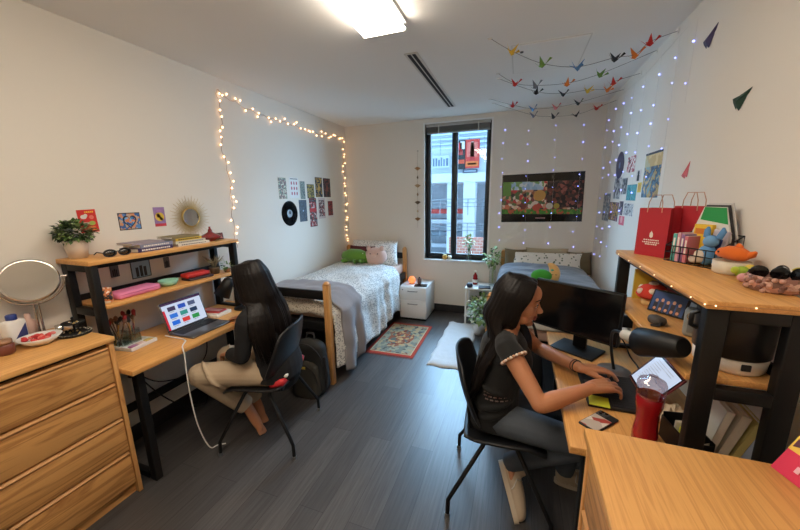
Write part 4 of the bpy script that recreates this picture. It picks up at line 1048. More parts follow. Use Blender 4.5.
# ------------------------------------------------------------------ on the left dresser
DZ = .957
t = thing('vanity_mirror', 'round chrome vanity mirror on a stand on the left dresser', 'mirror', (-2.345, .895, DZ), -20)
mb = MB(); mb.lathe([(.075, 0), (.075, .008), (.03, .016), (.012, .02), (0, .02)], M['chrome'], 28); mb.build('base', t)
mb = MB()
for y in (-.008, .008): mb.cyl((0, y, .015), (0, y, .185), .005, M['chrome'], n=10)
mb.tube([(0, .125 * math.cos(a), .305 + .125 * math.sin(a)) for a in [R(x) for x in range(180, 361, 12)]], .005, M['chrome'], 8); mb.build('stand', t)
X = Matrix.Translation((.0, 0, .305)) @ rotm((0, 76, 0))
mb = MB(); mb.X = X; mb.lathe([(.098, -.008), (.108, -.010), (.112, 0), (.108, .010), (.098, .008)], M['chrome'], 40); mb.build('rim', t)
mb = MB(); mb.X = X; mb.prism([(.1 * math.cos(2 * PI * k / 48), .1 * math.sin(2 * PI * k / 48)) for k in range(48)], .012, M['mirror'], Matrix.Translation((0, 0, -.006))); mb.build('glass', t)
mb = MB(); mb.cyl((0, .11, .305), (0, .135, .305), .006, M['chrome']); mb.cyl((0, -.11, .305), (0, -.135, .305), .006, M['chrome']); mb.build('pivot', t)
t = thing('lotion_bottle', 'white lotion bottle with a blue cap on the left dresser', 'bottle', (-2.335, .795, DZ), 20)
mb = MB(); mb.box((0, 0, .065), (.055, .085, .13), M['whitepl'], None, .016); mb.build('body', t)
mb = MB(); mb.lathe([(.018, .128), (.02, .13), (.02, .152), (.016, .156), (0, .156)], cm(40, 60, 130, .4), 18); mb.build('cap', t)
mb = MB(); mb.prism([(-.03, .03), (.03, .03), (.03, .105)], .001, cm(48, 54, 110), Matrix.Translation((.028, 0, 0)) @ Matrix(((0, 0, 1, 0), (1, 0, 0, 0), (0, 1, 0, 0), (0, 0, 0, 1)))); mb.build('bottle_label', t)
mb = MB(); mb.lathe([(.03, 0), (.034, .008), (.034, .045), (.028, .052), (0, .053)], cm(110, 60, 48, .3), 20); mb.lathe([(.03, .05), (.03, .07), (.0, .071)], cm(150, 110, 80, .4), 20)
solo(mb, 'jar', 'reddish brown jar at the front of the left dresser by the frame edge', 'jar', (-2.235, .715, DZ))
mb = MB(); mb.lathe([(.022, 0), (.025, .006), (.025, .085), (.012, .10), (.012, .13), (0, .131)], cm(206, 170, 156, .3), 18)
solo(mb, 'toner_bottle', 'slim pinkish bottle behind the bowl on the left dresser', 'bottle', (-2.385, .87, DZ))
t = thing('bowl', 'white bowl of red wrapped sweets on the left dresser', 'bowl', (-2.225, .835, DZ))
mb = MB(); mb.lathe([(.035, 0), (.06, .018), (.082, .042), (.078, .043), (.055, .02), (0, .008)], M['whitepl'], 30); mb.build('dish', t)
mb = MB(); r = random.Random(3)
for k in range(26):
    a = r.uniform(0, 6.28); q = r.uniform(0, .055); mb.sphere((q * math.cos(a), q * math.sin(a), .038 + r.uniform(-.006, .008)), (.014, .009, .008), (M['red'], cm(206, 60, 56), cm(220, 120, 110))[k % 3], 8, (0, r.uniform(-20, 20), r.uniform(0, 180)))
mb.build('sweets', t)['kind'] = 'stuff'
t = thing('jewellery_stand', 'two tier black jewellery tray near the back corner of the left dresser', 'jewellery stand', (-2.21, .965, DZ))
mb = MB(); mb.lathe([(.066, 0), (.07, .008), (.07, .014), (.066, .01), (0, .006)], M['black'], 28)
for k in range(24): mb.sphere((.066 * math.cos(k * .2618), .066 * math.sin(k * .2618), .012), .004, cm(170, 160, 140, .4), 7)
mb.build('tray', t)
mb = MB(); mb.cyl((0, 0, .006), (0, 0, .085), .005, M['black']); mb.sphere((0, 0, .09), .007, M['black'], 10); mb.build('post', t)
mb = MB(); mb.lathe([(.01, .06), (.045, .062), (.048, .07), (.044, .066), (.01, .064)], M['black'], 24); mb.build('upper_tray', t)
mb = MB(); r = random.Random(5)
for k in range(16):
    a = r.uniform(0, 6.28); z, q = ((.012, r.uniform(.015, .055)), (.068, r.uniform(.012, .036)))[k % 2]; mb.sphere((q * math.cos(a), q * math.sin(a), z), .005, M['gold'] if k % 3 else M['chrome'], 7)
mb.build('trinkets', t)['kind'] = 'stuff'
mb = MB(); mb.lathe([(.016, 0), (.018, .01), (.018, .04), (0, .041)], M['chrome'], 16); solo(mb, 'lip_balm', 'small silver cylinder beside the jewellery tray', 'cosmetic', (-2.325, .955, DZ))

# ------------------------------------------------------------------ on the left desk
TZ = .76
t = thing('laptop', 'open grey laptop with coloured tiles on screen on the left desk', 'laptop', (-2.185, 1.578, TZ), 1)
M['alu'] = mat('space grey aluminium', rgb(120, 120, 122), .35, .7)
M['keys'] = mat('black keys', rgb(24, 24, 26), .6)
mb = MB(); mb.box((.11, 0, .008), (.22, .31, .014), M['alu'], None, .005); mb.build('base', t)
def keyboard(parent, x0, x1, y0, y1, z, rows=5, cols=13):
    mb = MB(); mb.span((x0, y0, z - .0005), (x1, y1, z + .0004), M['ink'])
    for i in range(rows):
        for k in range(cols):
            dx, dy = (x1 - x0) / rows, (y1 - y0) / cols
            mb.span((x0 + i * dx + .0015, y0 + k * dy + .0015, z), (x0 + (i + 1) * dx - .0015, y0 + (k + 1) * dy - .0015, z + .0016), M['keys'])
    mb.build('keyboard', parent)
keyboard(t, .02, .115, -.14, .14, .0153)
mb = MB(); mb.span((.13, -.055, .015), (.205, .055, .0155), cm(96, 96, 98, .3)); mb.build('trackpad', t)
X = Matrix.Translation((0, 0, .016)) @ rotm((0, -17, 0))     # lid leans back to -x
mb = MB(); mb.X = X; mb.box((0, 0, .102), (.007, .31, .205), M['alu'], None, .003); lid = mb.build('lid', t)
def screen(name, col, s): return mat(name, (0, 0, 0), .15, emit=col, es=s)
M['scr'] = screen('lit white page', rgb(206, 218, 240), .95)
def tilemat(r, g, b): return screen('lit tile %d %d %d' % (r, g, b), rgb(r, g, b), .9)
mb = MB(); mb.X = X
mb.span((.0036, -.150, .006), (.0042, .150, .2), M['blackgloss'])
mb.span((.0040, -.146, .010), (.0046, .146, .182), M['scr']); mb.span((.0040, -.146, .182), (.0046, .146, .197), tilemat(70, 44, 78)); mb.span((.0044, -.146, .010), (.0049, -.132, .150), tilemat(206, 44, 60))
tl = [(70, 60, 90), (40, 84, 190), (84, 96, 130), (56, 120, 220), (60, 150, 140), (40, 60, 90), (44, 110, 220), (220, 60, 56), (50, 150, 76)]
for k, c in enumerate(tl):
    y = -.11 + .075 * (k % 3); z = .135 - .05 * (k // 3); mb.span((.0046, y, z), (.0050, y + .055, z + .03), tilemat(*c)); mb.span((.0046, y + .004, z - .009), (.0050, y + .04, z - .006), cm(130, 136, 150))
mb.build('screen', lid)
mb = MB(); mb.cyl((0, -.12, .012), (0, .12, .012), .006, M['ink']); mb.build('hinge', t)
# white charging cable down to the floor
mb = MB(); mb.tube(catmull([(-1.975, 1.385, .7655), (-1.93, 1.33, .7655), (-1.89, 1.30, .764), (-1.876, 1.295, .72), (-1.876, 1.29, .60), (-1.88, 1.295, .42), (-1.88, 1.31, .24), (-1.875, 1.34, .09), (-1.87, 1.37, .014), (-1.86, 1.41, .005), (-1.82, 1.44, .005)], 6), .004, M['whitepl'], 7)
mb.tube(catmull([(-2.19, 1.405, .7652), (-2.1, 1.40, .7652), (-2.02, 1.40, .7652), (-1.975, 1.385, .7656)], 6), .0045, M['whitepl'], 7)
solo(mb, 'charging_cable', 'white charging cable hanging from the laptop to the floor', 'cable')
mb = MB(); mb.tube(catmull([(-2.40, 1.30, .52), (-2.3, 1.38, .42), (-2.22, 1.55, .40), (-2.3, 1.75, .43), (-2.40, 1.86, .50)], 6), .0045, M['ink'], 7); mb.tube(catmull([(-2.40, 1.30, .52), (-2.28, 1.36, .34), (-2.25, 1.5, .16), (-2.32, 1.7, .03), (-2.41, 1.8, .02)], 6), .0045, M['ink'], 7)
mb.box((-2.41, 1.30, .53), (.03, .06, .09), M['ink'], None, .005)
solo(mb, 'power_cable', 'black power cables looping under the left desk', 'cable')
# brush organiser: white tray, clear cups, brushes and pens each a thing
t = thing('desk_organiser', 'clear and white organiser tray of brushes on the left desk', 'organiser', (-2.275, 1.245, TZ), 8)
mb = MB(); mb.span((-.075, -.085, 0), (.11, .085, .006), M['white'])
for a in (((-.075, -.085, 0), (-.07, .085, .022)), ((.105, -.085, 0), (.11, .085, .022)), ((-.07, -.085, 0), (.105, -.08, .022)), ((-.07, .08, 0), (.105, .085, .022)), ((.05, -.08, 0), (.054, .08, .022))): mb.span(*a, M['white'])
mb.build('tray', t)
for x, y, h in ((-.035, -.04, .10), (-.035, .04, .09), (.02, .0, .065)):
    mb = MB(); s2 = .033
    for a in (((x - s2, y - s2, .006), (x - s2 + .003, y + s2, h)), ((x + s2 - .003, y - s2, .006), (x + s2, y + s2, h)), ((x - s2, y - s2, .006), (x + s2, y - s2 + .003, h)), ((x - s2, y + s2 - .003, .006), (x + s2, y + s2, h))): mb.span(*a, M['clear'])
    mb.build('cup', t)
r = random.Random(21); names = ['gold handled', 'dark red handled', 'black handled', 'tan handled', 'brown handled', 'silver handled']
hc = [cm(196, 150, 70, .4), cm(130, 30, 34, .4), M['ink'], cm(206, 160, 96, .5), cm(96, 56, 36, .5), M['chrome']]
spots = [(-.035, -.04, .10), (-.035, .04, .09)]
for k in range(18):
    cx, cy, h = spots[k % 2]; x, y = cx + r.uniform(-.018, .018), cy + r.uniform(-.018, .018); tx, ty = r.uniform(-.03, .045), r.uniform(-.05, .05); L = r.uniform(.16, .22)
    b0 = Vector((x, y, .008)); d = Vector((tx, ty, L)).normalized()
    br = thing('makeup_brush', names[k % 6] + ' makeup brush in the organiser on the left desk', 'brush', (-2.275, 1.245, TZ), 8, 'makeup brushes in the organiser')
    mb = MB(); mb.cyl(b0, b0 + d * L * .72, .0028, hc[k % 6], n=8); mb.build('brush_handle', br)
    mb = MB(); mb.cyl(b0 + d * L * .72, b0 + d * L * .82, .0036, M['chrome'], n=8); mb.build('ferrule', br)
    mb = MB(); mb.tube([b0 + d * L * f for f in (.82, .88, .95, 1)], [.005, .0115, .011, .003], (M['ink'], cm(120, 84, 66, .9), cm(150, 40, 44, .9))[k % 3], 8); mb.build('bristles', br)
for k, (x, y, c) in enumerate(((.08, -.05, (170, 110, 150)), (.078, 0, (226, 200, 190)), (.08, .05, (206, 176, 90)))):
    mb = MB(); mb.box((0, 0, .009), (.036, .042, .018), cm(*c, .3), None, .004)
    solo(mb, 'makeup_compact', ('mauve', 'pale pink', 'yellow')[k] + ' square compact in the organiser tray', 'cosmetic', Matrix.Translation((-2.275, 1.245, TZ + .006)) @ rotm((0, 0, 8)) @ Vector((x, y, 0)), 8)
# boxed notebooks next to the laptop
mb = MB(); mb.box((0, 0, .0125), (.21, .15, .025), M['paper'], None, .003); solo(mb, 'book', 'thick white book on the left desk right of the laptop', 'book', (-2.25, 1.835, TZ), 6)
mb = MB(); mb.box((0, 0, .006), (.17, .09, .012), cm(200, 70, 72), None, .002); mb.box((.0, .0, .0125), (.14, .05, .001), cm(230, 170, 170)); solo(mb, 'notebook', 'red notebook lying on the thick white book', 'notebook', (-2.25, 1.835, TZ + .0252), 10)
# black lamp with a cone shade
t = thing('desk_lamp', 'black cone shade desk lamp under the left shelf', 'desk lamp', (-2.13, 2.02, TZ))
mb = MB(); mb.lathe([(.07, 0), (.07, .012), (.02, .02), (0, .02)], M['black'], 26); mb.build('base', t)
mb = MB(); mb.tube(catmull([(0, 0, .018), (0, .0, .16), (.01, -.02, .24), (.02, -.09, .27)], 5), .006, M['black'], 8); mb.build('arm', t)
mb = MB(); mb.X = Matrix.Translation((.035, -.175, .235)) @ frame((0, 0, 0), (-.28, -.42, -.85)) @ rotm((0, 90, 0)); mb.lathe([(.058, .075), (.056, .0755), (.034, -.055), (.018, -.07), (0, -.07), (0, -.073), (.02, -.073), (.038, -.056), (.06, .075)], M['black'], 26); sh = mb.build('lamp_shade', t)
mb = MB(); mb.X = Matrix.Translation((.035, -.175, .235)) @ frame((0, 0, 0), (-.28, -.42, -.85)) @ rotm((0, 90, 0)); mb.sphere((0, 0, .035), .03, cm(246, 226, 206, .4), 14); mb.build('bulb', sh)

# ------------------------------------------------------------------ left hutch, lower shelf (z 1.075) and top (z 1.337)
LZ = 1.075; UZ = 1.337
M['animal'] = blotch('orange and black print', [rgb(30, 24, 22), rgb(206, 120, 60), rgb(236, 220, 200)], 40, .5, 'noise')
mb = MB(); mb.lathe([(.034, 0), (.036, .004), (.036, .085), (.033, .085), (.033, .01), (0, .008)], M['animal'], 24); solo(mb, 'cup', 'orange and black printed cup at the near end of the left lower shelf', 'cup', (-2.245, 1.145, LZ))
t = thing('pencil_case', 'flat pink case on the left lower shelf', 'case', (-2.275, 1.32, LZ), 4)
mb = MB(); mb.box((0, 0, .02), (.12, .26, .04), cm(222, 130, 170, .6), None, .012); mb.build('body', t)
mb = MB(); mb.tube([(.058, -.12, .026), (.0615, 0, .026), (.058, .12, .026)], .0025, cm(190, 96, 140), 6); mb.build('zip', t)
mb = MB(); mb.lathe([(.03, 0), (.045, .006), (.062, .04), (.058, .041), (.042, .012), (0, .008)], cm(150, 206, 180, .4), 30); solo(mb, 'bowl', 'small mint green bowl on the left lower shelf', 'bowl', (-2.265, 1.535, LZ))
t = thing('eyeglass_case', 'red case resting on a dark case on the left lower shelf', 'case', (-2.27, 1.745, LZ), -4)
mb = MB(); mb.box((0, 0, .034), (.09, .18, .034), cm(196, 50, 46, .5), None, .012); mb.build('body', t)
mb = MB(); mb.box((.01, .01, .0085), (.1, .19, .017), cm(60, 44, 50, .6), None, .004); mb.build('lower_case', t)
t = thing('dried_plant', 'pot of feathery dried grass at the far end of the left lower shelf', 'plant', (-2.27, 1.915, LZ))
mb = MB(); mb.lathe([(.03, 0), (.04, .05), (.042, .055), (.037, .055), (.034, .04)], cm(96, 84, 70, .8), 20); mb.build('pot', t)
mb = MB(); r = random.Random(31)
for k in range(46):
    a, q = r.uniform(0, 6.28), r.uniform(.02, .085); mb.tube([(0, 0, .04), (q * .4 * math.cos(a), q * .4 * math.sin(a), .09), (q * math.cos(a), q * math.sin(a), r.uniform(.1, .15))], [.0015, .003, .001], (cm(150, 136, 110, .9), cm(120, 116, 96, .9), cm(176, 164, 136, .9))[k % 3], 5)
mb.build('grass', t)['kind'] = 'stuff'
mb = MB(); mb.lathe([(.02, 0), (.027, .03), (.024, .032), (0, .028)], cm(150, 110, 80), 16); leaves(mb, 40, (0, 0, .05), (.035, .035, .03), .03, [M['leafl'], M['leaf']], 33); solo(mb, 'succulent', 'tiny green succulent beside the dried grass', 'plant', (-2.215, 1.985, LZ))
# top shelf
t = thing('sunglasses', 'black framed glasses lying on the left top shelf', 'glasses', (-2.215, 1.235, UZ), 82)
for y in (-.036, .036):
    mb = MB(); mb.tube([(y + .03 * math.cos(a), .0, .022 + .02 * math.sin(a)) for a in [2 * PI * k / 20 for k in range(20)]], .0035, M['ink'], 6, closed=True); f = mb.build('rim', t)
    mb = MB(); mb.X = Matrix.Translation((y, 0, .022)) @ rotm((90, 0, 0)) @ Matrix.Diagonal((1, .66, 1, 1)); mb.lathe([(.029, -.001), (.029, .001), (0, .001)], glass('tinted lens', (.15, .15, .16), .1), 20); mb.build('lens', f)
    mb = MB(); mb.tube([(math.copysign(.066, y), 0, .026), (math.copysign(.068, y), .08, .026), (math.copysign(.064, y), .13, .008)], .003, M['ink'], 6); mb.build('temple', t)
mb = MB(); mb.tube([(-.008, 0, .026), (0, 0, .03), (.008, 0, .026)], .003, M['ink'], 6); mb.build('bridge', t)
def book(name, label, loc, sx, sy, h, col, rz, stripe=None, pages=True):
    t = thing('book', label, 'book', loc, rz)
    mb = MB(); mb.span((-sx / 2, -sy / 2, 0), (sx / 2, sy / 2, .002), col); mb.span((-sx / 2, -sy / 2, h - .002), (sx / 2, sy / 2, h), col); mb.span((sx / 2 - .003, -sy / 2, .002), (sx / 2, sy / 2, h - .002), col); mb.build('cover', t)
    mb = MB(); mb.span((-sx / 2 + .003, -sy / 2 + .003, .002), (sx / 2 - .003, sy / 2 - .003, h - .002), M['paper']); mb.build('pages', t)
    if stripe:
        mb = MB(); r = random.Random(int(loc[1] * 1000))
        y = -sy * .4
        while y < sy * .38:
            w = r.uniform(.006, .012); mb.span((sx / 2, y, h * .3), (sx / 2 + .0006, y + w, h * .7), stripe); y += w + .004
        mb.build('spine_lettering', t)
    return t
z = UZ
for lab, h, c, st, sx, sy, dy in (('dark purple book at the bottom of the near stack on the left top shelf', .024, (58, 44, 92), M['paper'], .17, .225, .0), ('grey blue book lying second in the near stack', .022, (126, 132, 158), M['paper'], .16, .215, .012), ('silver grey book on top of the near stack', .012, (150, 140, 150), None, .15, .2, -.03)):
    book('book', lab, (-2.30, 1.455 + dy, z), sx, sy, h, cm(*c), 2 + dy * 60, st); z += h + .0003
z = UZ
for lab, h, c, st, sx, sy, dy in (('white book at the bottom of the far stack on the left top shelf', .018, (222, 218, 210), M['grey'], .18, .24, .02), ('cream book second from the bottom of the far stack', .018, (204, 200, 186), M['grey'], .165, .23, .0), ('yellow book in the far stack', .018, (214, 180, 60), M['ink'], .15, .2, -.01), ('olive grey book on top of the far stack', .014, (130, 118, 84), None, .15, .21, -.03)):
    book('book', lab, (-2.305, 1.715 + dy, z), sx, sy, h, cm(*c), -1 - dy * 80, st); z += h + .0003
M['garnet'] = mat('dark red glazed vase', rgb(120, 26, 30), .2, var=.25, vscale=60)
t = thing('vase', 'squat dark red ribbed vase in front of the sunburst mirror', 'vase', (-2.28, 1.925, UZ))
mb = MB(); mb.lathe([(.03, 0), (.04, .004)] + [(.04 + .032 * math.sin(PI * k / 14) + .002 * (k % 2), .006 + .05 * k / 14) for k in range(15)] + [(.022, .066), (.014, .075), (.016, .085), (0, .084)], M['garnet'], 26); mb.build('body', t)
mb = MB(); mb.lathe([(.015, .083), (.008, .095), (.006, .105), (.009, .11), (0, .114)], M['garnet'], 16); mb.build('stopper', t)
mb = MB(); mb.box((0, 0, .027), (.014, .06, .054), cm(70, 40, 40), (0, -8, 0), .003); mb.box((.0095, 0, .027), (.001, .046, .04), blotch('small photo', [rgb(60, 40, 40), rgb(190, 120, 110), rgb(120, 60, 60)], 60, .4), (0, -8, 0)); solo(mb, 'framed_picture', 'tiny dark framed picture at the far end of the left top shelf', 'picture frame', (-2.29, 2.015, UZ), -8)

# ------------------------------------------------------------------ right desk
t = thing('monitor', 'black monitor with a dark screen on the right desk', 'monitor', (.365, 2.02, TZ), -33)   # local -y faces the user
mb = MB(); mb.span((-.12, -.09, 0), (.12, .09, .012), M['black'], .004); mb.build('base', t)
mb = MB(); mb.box((0, .03, .16), (.07, .03, .30), M['black'], None, .004); mb.build('stand', t)
mb = MB(); mb.box((-.018, -.035, .25), (.476, .035, .285), M['black'], (-4, 0, 0), .006); pnl = mb.build('panel', t)
mb = MB(); mb.box((-.018, -.0535, .2535), (.460, .001, .262), M['blackgloss'], (-4, 0, 0)); mb.build('screen', pnl)
mb = MB(); mb.tube(catmull([(.12, .03, .2), (.2, .06, .12), (.24, .08, .03), (.30, .02, .006), (.34, -.1, .006)], 5), .004, M['ink'], 7); mb.build('cable', t)
# second laptop, its hinge away from the user
t = thing('laptop', 'open dark red laptop with a white document on the right desk', 'laptop', (.555, 1.60, TZ), 180)
M['burg'] = mat('dark red lid', rgb(110, 30, 38), .4, .3)
mb = MB(); mb.box((.115, .01, .008), (.23, .29, .015), M['ink'], None, .004); mb.build('base', t)
keyboard(t, .02, .135, -.125, .145, .0158)
mb = MB(); mb.span((.145, -.05, .0155), (.215, .05, .016), cm(44, 44, 46, .3)); mb.build('trackpad', t)
X = Matrix.Translation((0, -.02, .016)) @ rotm((0, -38, 0))
mb = MB(); mb.X = X; mb.box((0, 0, .09), (.008, .26, .18), M['burg'], None, .003); lid = mb.build('lid', t)
mb = MB(); mb.X = X; mb.span((.0040, -.122, .006), (.0046, .122, .174), M['blackgloss']); mb.span((.0044, -.115, .012), (.0050, .115, .168), M['scr'])
r = random.Random(2)
for k in range(11): mb.span((.0050, -.085, .152 - k * .0115), (.0053, -.085 + r.uniform(.07, .16), .1535 - k * .0115), cm(150, 156, 170))
mb.build('screen', lid)
mb = MB(); mb.box((0, 0, .001), (.076, .076, .002), cm(220, 226, 60)); solo(mb, 'sticky_notes', 'yellow sticky note on the laptop palm rest beside the typing hand', 'sticky note', (.37, 1.475, TZ + .0158), -6)
t = thing('phone', 'black phone with a pale case picture lying on the right desk', 'phone', (.345, 1.345, TZ), -42)
mb = MB(); mb.box((0, 0, .005), (.075, .15, .010), M['ink'], None, .005); mb.build('case', t)
mb = MB(); mb.span((-.033, -.07, .010), (.033, .03, .0108), blotch('phone picture', [rgb(220, 214, 204), rgb(190, 180, 170), rgb(170, 70, 60), rgb(120, 140, 150)], 24, .3)); mb.build('picture', t)
mb = MB(); mb.box((-.012, .052, .011), (.036, .034, .003), cm(60, 60, 64, .3), None, .001)
for x, y in ((-.02, .06), (-.004, .06), (-.02, .044)): mb.cyl((x, y, .012), (x, y, .0135), .006, M['blackgloss'], n=14)
mb.build('camera_block', t)
t = thing('water_bottle', 'red see-through water bottle with a clear lid on the right desk', 'bottle', (.478, 1.285, TZ))
t.scale = (1.04, 1.04, 1.22)
M['redb'] = mat('red translucent plastic', rgb(196, 24, 40), .15, coat=.4); bb = M['redb'].node_tree.nodes['Principled BSDF']; bb.inputs['Transmission Weight'].default_value = .45
mb = MB(); mb.lathe([(.034, 0), (.038, .004), (.038, .03), (.033, .07), (.034, .10), (.04, .125), (.04, .155), (.037, .157), (.037, .126), (.031, .1), (.03, .07), (.035, .03), (.034, .006), (0, .005)], M['redb'], 30); mb.build('body', t)
mb = MB(); mb.lathe([(.041, .152), (.0425, .156), (.0425, .19), (.038, .2), (.018, .204), (.014, .214), (0, .215)], M['clearcap'], 28); mb.build('lid', t)
t = thing('desk_organiser', 'black desk tray of papers between the red bottle and the shelf post', 'organiser', (.60, 1.29, TZ), 8)
mb = MB(); bx_ = M['black']
for a in (((-.05, -.06, 0), (.05, .06, .004)), ((-.05, -.06, .004), (-.046, .06, .085)), ((.046, -.06, .004), (.05, .06, .07)), ((-.046, -.06, .004), (.046, -.056, .06)), ((-.046, .056, .004), (.046, .06, .10))): mb.span(*a, bx_)
mb.build('box', t)
for k, (c, nm) in enumerate((((214, 214, 60), 'yellow notepad standing in the black desk tray'), ((226, 214, 190), 'cream paper sheaf standing in the black desk tray'))):
    mb = MB(); mb.box((0, 0, .05), (.07, .012, .09), cm(*c), (6, 0, 0), .001); solo(mb, 'notepad', nm, 'notepad', (.60, 1.265 + .035 * k, TZ + .004), 8)
def crumple(u, v):
    return ((u - .5) * .13, (v - .5) * .11, .035 + .03 * noise.noise(Vector((u * 3, v * 3, 7))) + .02 * noise.noise(Vector((u * 8, v * 8, 3))))
mb = MB(); mb.sheet(crumple, 14, 14, cm(222, 204, 176), .003, smooth=False); solo(mb, 'paper_bag', 'crumpled tan paper beside the black desk tray', 'paper', (.61, 1.44, TZ), 20)
# standing books under the near end of the right shelf
for k, (c, th, h) in enumerate((((226, 220, 206), .022, .19), ((206, 196, 178), .026, .185), ((198, 186, 120), .02, .17))):
    t = thing('book', ('white', 'cream', 'yellow green')[k] + ' book standing on the right desk under the shelf end', 'book', (.655 + .033 * k, 1.33, TZ), 0, rot=(0, 12 + 3 * k, -4))
    mb = MB(); mb.span((-th / 2, -.075, 0), (-th / 2 + .002, .075, h), cm(*c)); mb.span((th / 2 - .002, -.075, 0), (th / 2, .075, h), cm(*c)); mb.span((-th / 2, -.075, 0), (th / 2, -.072, h), cm(*c)); mb.build('cover', t)
    mb = MB(); mb.span((-th / 2 + .002, -.072, .002), (th / 2 - .002, .072, h - .003), M['paper']); mb.build('pages', t)
# black articulated lamp
t = thing('desk_lamp', 'black desk lamp with a long tapered shade over the right laptop', 'desk lamp', (.50, 1.80, TZ))
mb = MB(); mb.lathe([(.075, 0), (.075, .012), (.02, .018), (0, .018)], M['steel'], 28); mb.build('base', t)
mb = MB(); mb.tube(catmull([(0, 0, .015), (-.03, -.03, .14), (-.06, -.14, .27), (-.065, -.33, .333)], 6), .007, M['black'], 8); mb.build('arm', t)
mb = MB(); mb.cyl((-.067, -.325, .332), (-.04, -.42, .346), .022, cm(190, 186, 176)); mb.build('joint', t)
mb = MB(); a, b = Vector((-.042, -.418, .345)), Vector((.028, -.565, .40)); mb.tube([a, a.lerp(b, .04), a.lerp(b, .5), a.lerp(b, .96), b], [.044, .054, .046, .034, .028], M['black'], 24); mb.build('lamp_shade', t)
mb = MB(); mb.tube(catmull([(.0, .0, .012), (.02, -.08, .006), (.04, -.16, .006), (.06, -.26, .006)], 5), .004, M['grey'], 7); mb.build('cable', t)

# ------------------------------------------------------------------ right hutch lower shelf
t = thing('mushroom_plush', 'red and white mushroom shaped cushion on the right lower shelf', 'plush toy', (.68, 1.985, LZ))
mb = MB(); mb.lathe([(.035, 0), (.045, .01), (.045, .035), (.035, .05), (0, .05)], cm(226, 190, 130, .9), 24); mb.build('stem', t)
mb = MB(); mb.lathe([(.0, .04), (.062, .045), (.072, .06), (.066, .082), (.045, .105), (.02, .115), (0, .117)], cm(206, 60, 44, .9), 26); cap = mb.build('cap', t)
mb = MB()
for a, zz, q in ((250, .085, .0535), (195, .078, .06), (310, .08, .058), (0, .116, 0), (130, .085, .055)): mb.sphere((q * math.cos(R(a)), q * math.sin(R(a)), zz), (.022, .022, .012) if q == 0 else (.017, .017, .017), cm(232, 214, 196, .9), 12)
mb.build('spots', cap)
t = thing('framed_photo', 'black frame with a photo of people tilted back on the right lower shelf', 'picture frame', (.69, 1.84, LZ), -50)
X = rotm((-22, 0, 0))
mb = MB(); mb.X = X; mb.box((0, 0, .058), (.16, .012, .112), M['ink'], None, .003); mb.build('frame', t)
mb = MB(); mb.X = X; mb.span((-.072, -.0068, .008), (.072, -.006, .106), cm(44, 74, 130, .3))
for k in range(5):
    x = -.05 + .025 * k; mb.span((x - .009, -.0073, .008), (x + .009, -.0066, .05 + .006 * (k % 2)), cm(*((40, 36, 50), (60, 50, 56), (36, 40, 64))[k % 3])); mb.sphere((x, -.0072, .06 + .006 * (k % 2)), (.007, .0012, .009), cm(226, 170, 140), 8); mb.sphere((x, -.0072, .02), (.007, .001, .008), cm(214, 150, 120), 8)
mb.build('picture', t)
mb = MB(); mb.X = Matrix.Translation((0, .075, 0)) @ rotm((22, 0, 0)); mb.box((0, 0, .037), (.03, .004, .07), M['ink']); mb.build('easel_back', t)
t = thing('headphone_case', 'grey rounded gadget standing near the middle of the right lower shelf', 'gadget', (.69, 1.575, LZ), -30)
mb = MB(); mb.box((0, 0, .062), (.06, .04, .124), cm(136, 142, 142, .35), None, .016); mb.build('body', t)
mb = MB(); mb.tube([(.018 * math.cos(a), -.021, .09 + .018 * math.sin(a)) for a in [2 * PI * k / 18 for k in range(18)]], .003, M['chrome'], 6, closed=True); mb.build('ring', t)
mb = MB(); mb.box((0, -.02, .045), (.03, .004, .05), cm(110, 116, 118, .3), None, .002); mb.build('panel', t)
mb = MB(); mb.box((0, 0, .02), (.05, .07, .04), cm(70, 64, 60, .7), None, .016); mb.tube([(0, -.03, .02), (-.03, -.05, .012), (-.04, -.02, .006)], .005, M['ink'], 6); solo(mb, 'earphone_pouch', 'small dark pouch in front of the grey gadget', 'pouch', (.61, 1.69, LZ), 20)
mb = MB(); mb.span((-.012, -.07, 0), (.012, .07, .165), cm(216, 178, 60)); solo(mb, 'book', 'yellow book standing at the far end of the right lower shelf', 'book', (.70, 2.11, LZ + .0), 86)
mb = MB(); mb.pillow(.16, .12, .09, cm(104, 74, 70, .9), rmat(80, 0, 0, (0, 0, .06)), n=14); mb.pillow(.1, .09, .06, cm(150, 90, 100, .9), rmat(80, 0, 20, (.03, -.03, .10)), n=12); solo(mb, 'pouch', 'brown and mauve cloth pouch behind the mushroom cushion', 'pouch', (.765, 2.02, LZ), -20)
t = thing('humidifier', 'black drum with a white base at the near end of the right lower shelf', 'appliance', (.70, 1.345, LZ))
mb = MB(); mb.lathe([(.085, 0), (.092, .01), (.094, .045), (.09, .05), (0, .05)], cm(226, 218, 208, .4), 32); mb.build('base', t)
mb = MB(); mb.lathe([(.09, .05), (.098, .056), (.1, .19), (.096, .2), (.08, .205), (0, .2)], M['plastic'], 32); mb.build('drum', t)
mb = MB(); mb.box((0, -.0945, .032), (.024, .006, .022), M['ink'], None, .002); mb.build('button', t)
mb = MB(); mb.tube([(-.1, 0, .12), (-.118, 0, .13), (-.118, 0, .17), (-.1, 0, .18)], .008, M['plastic'], 8); mb.build('handle', t)

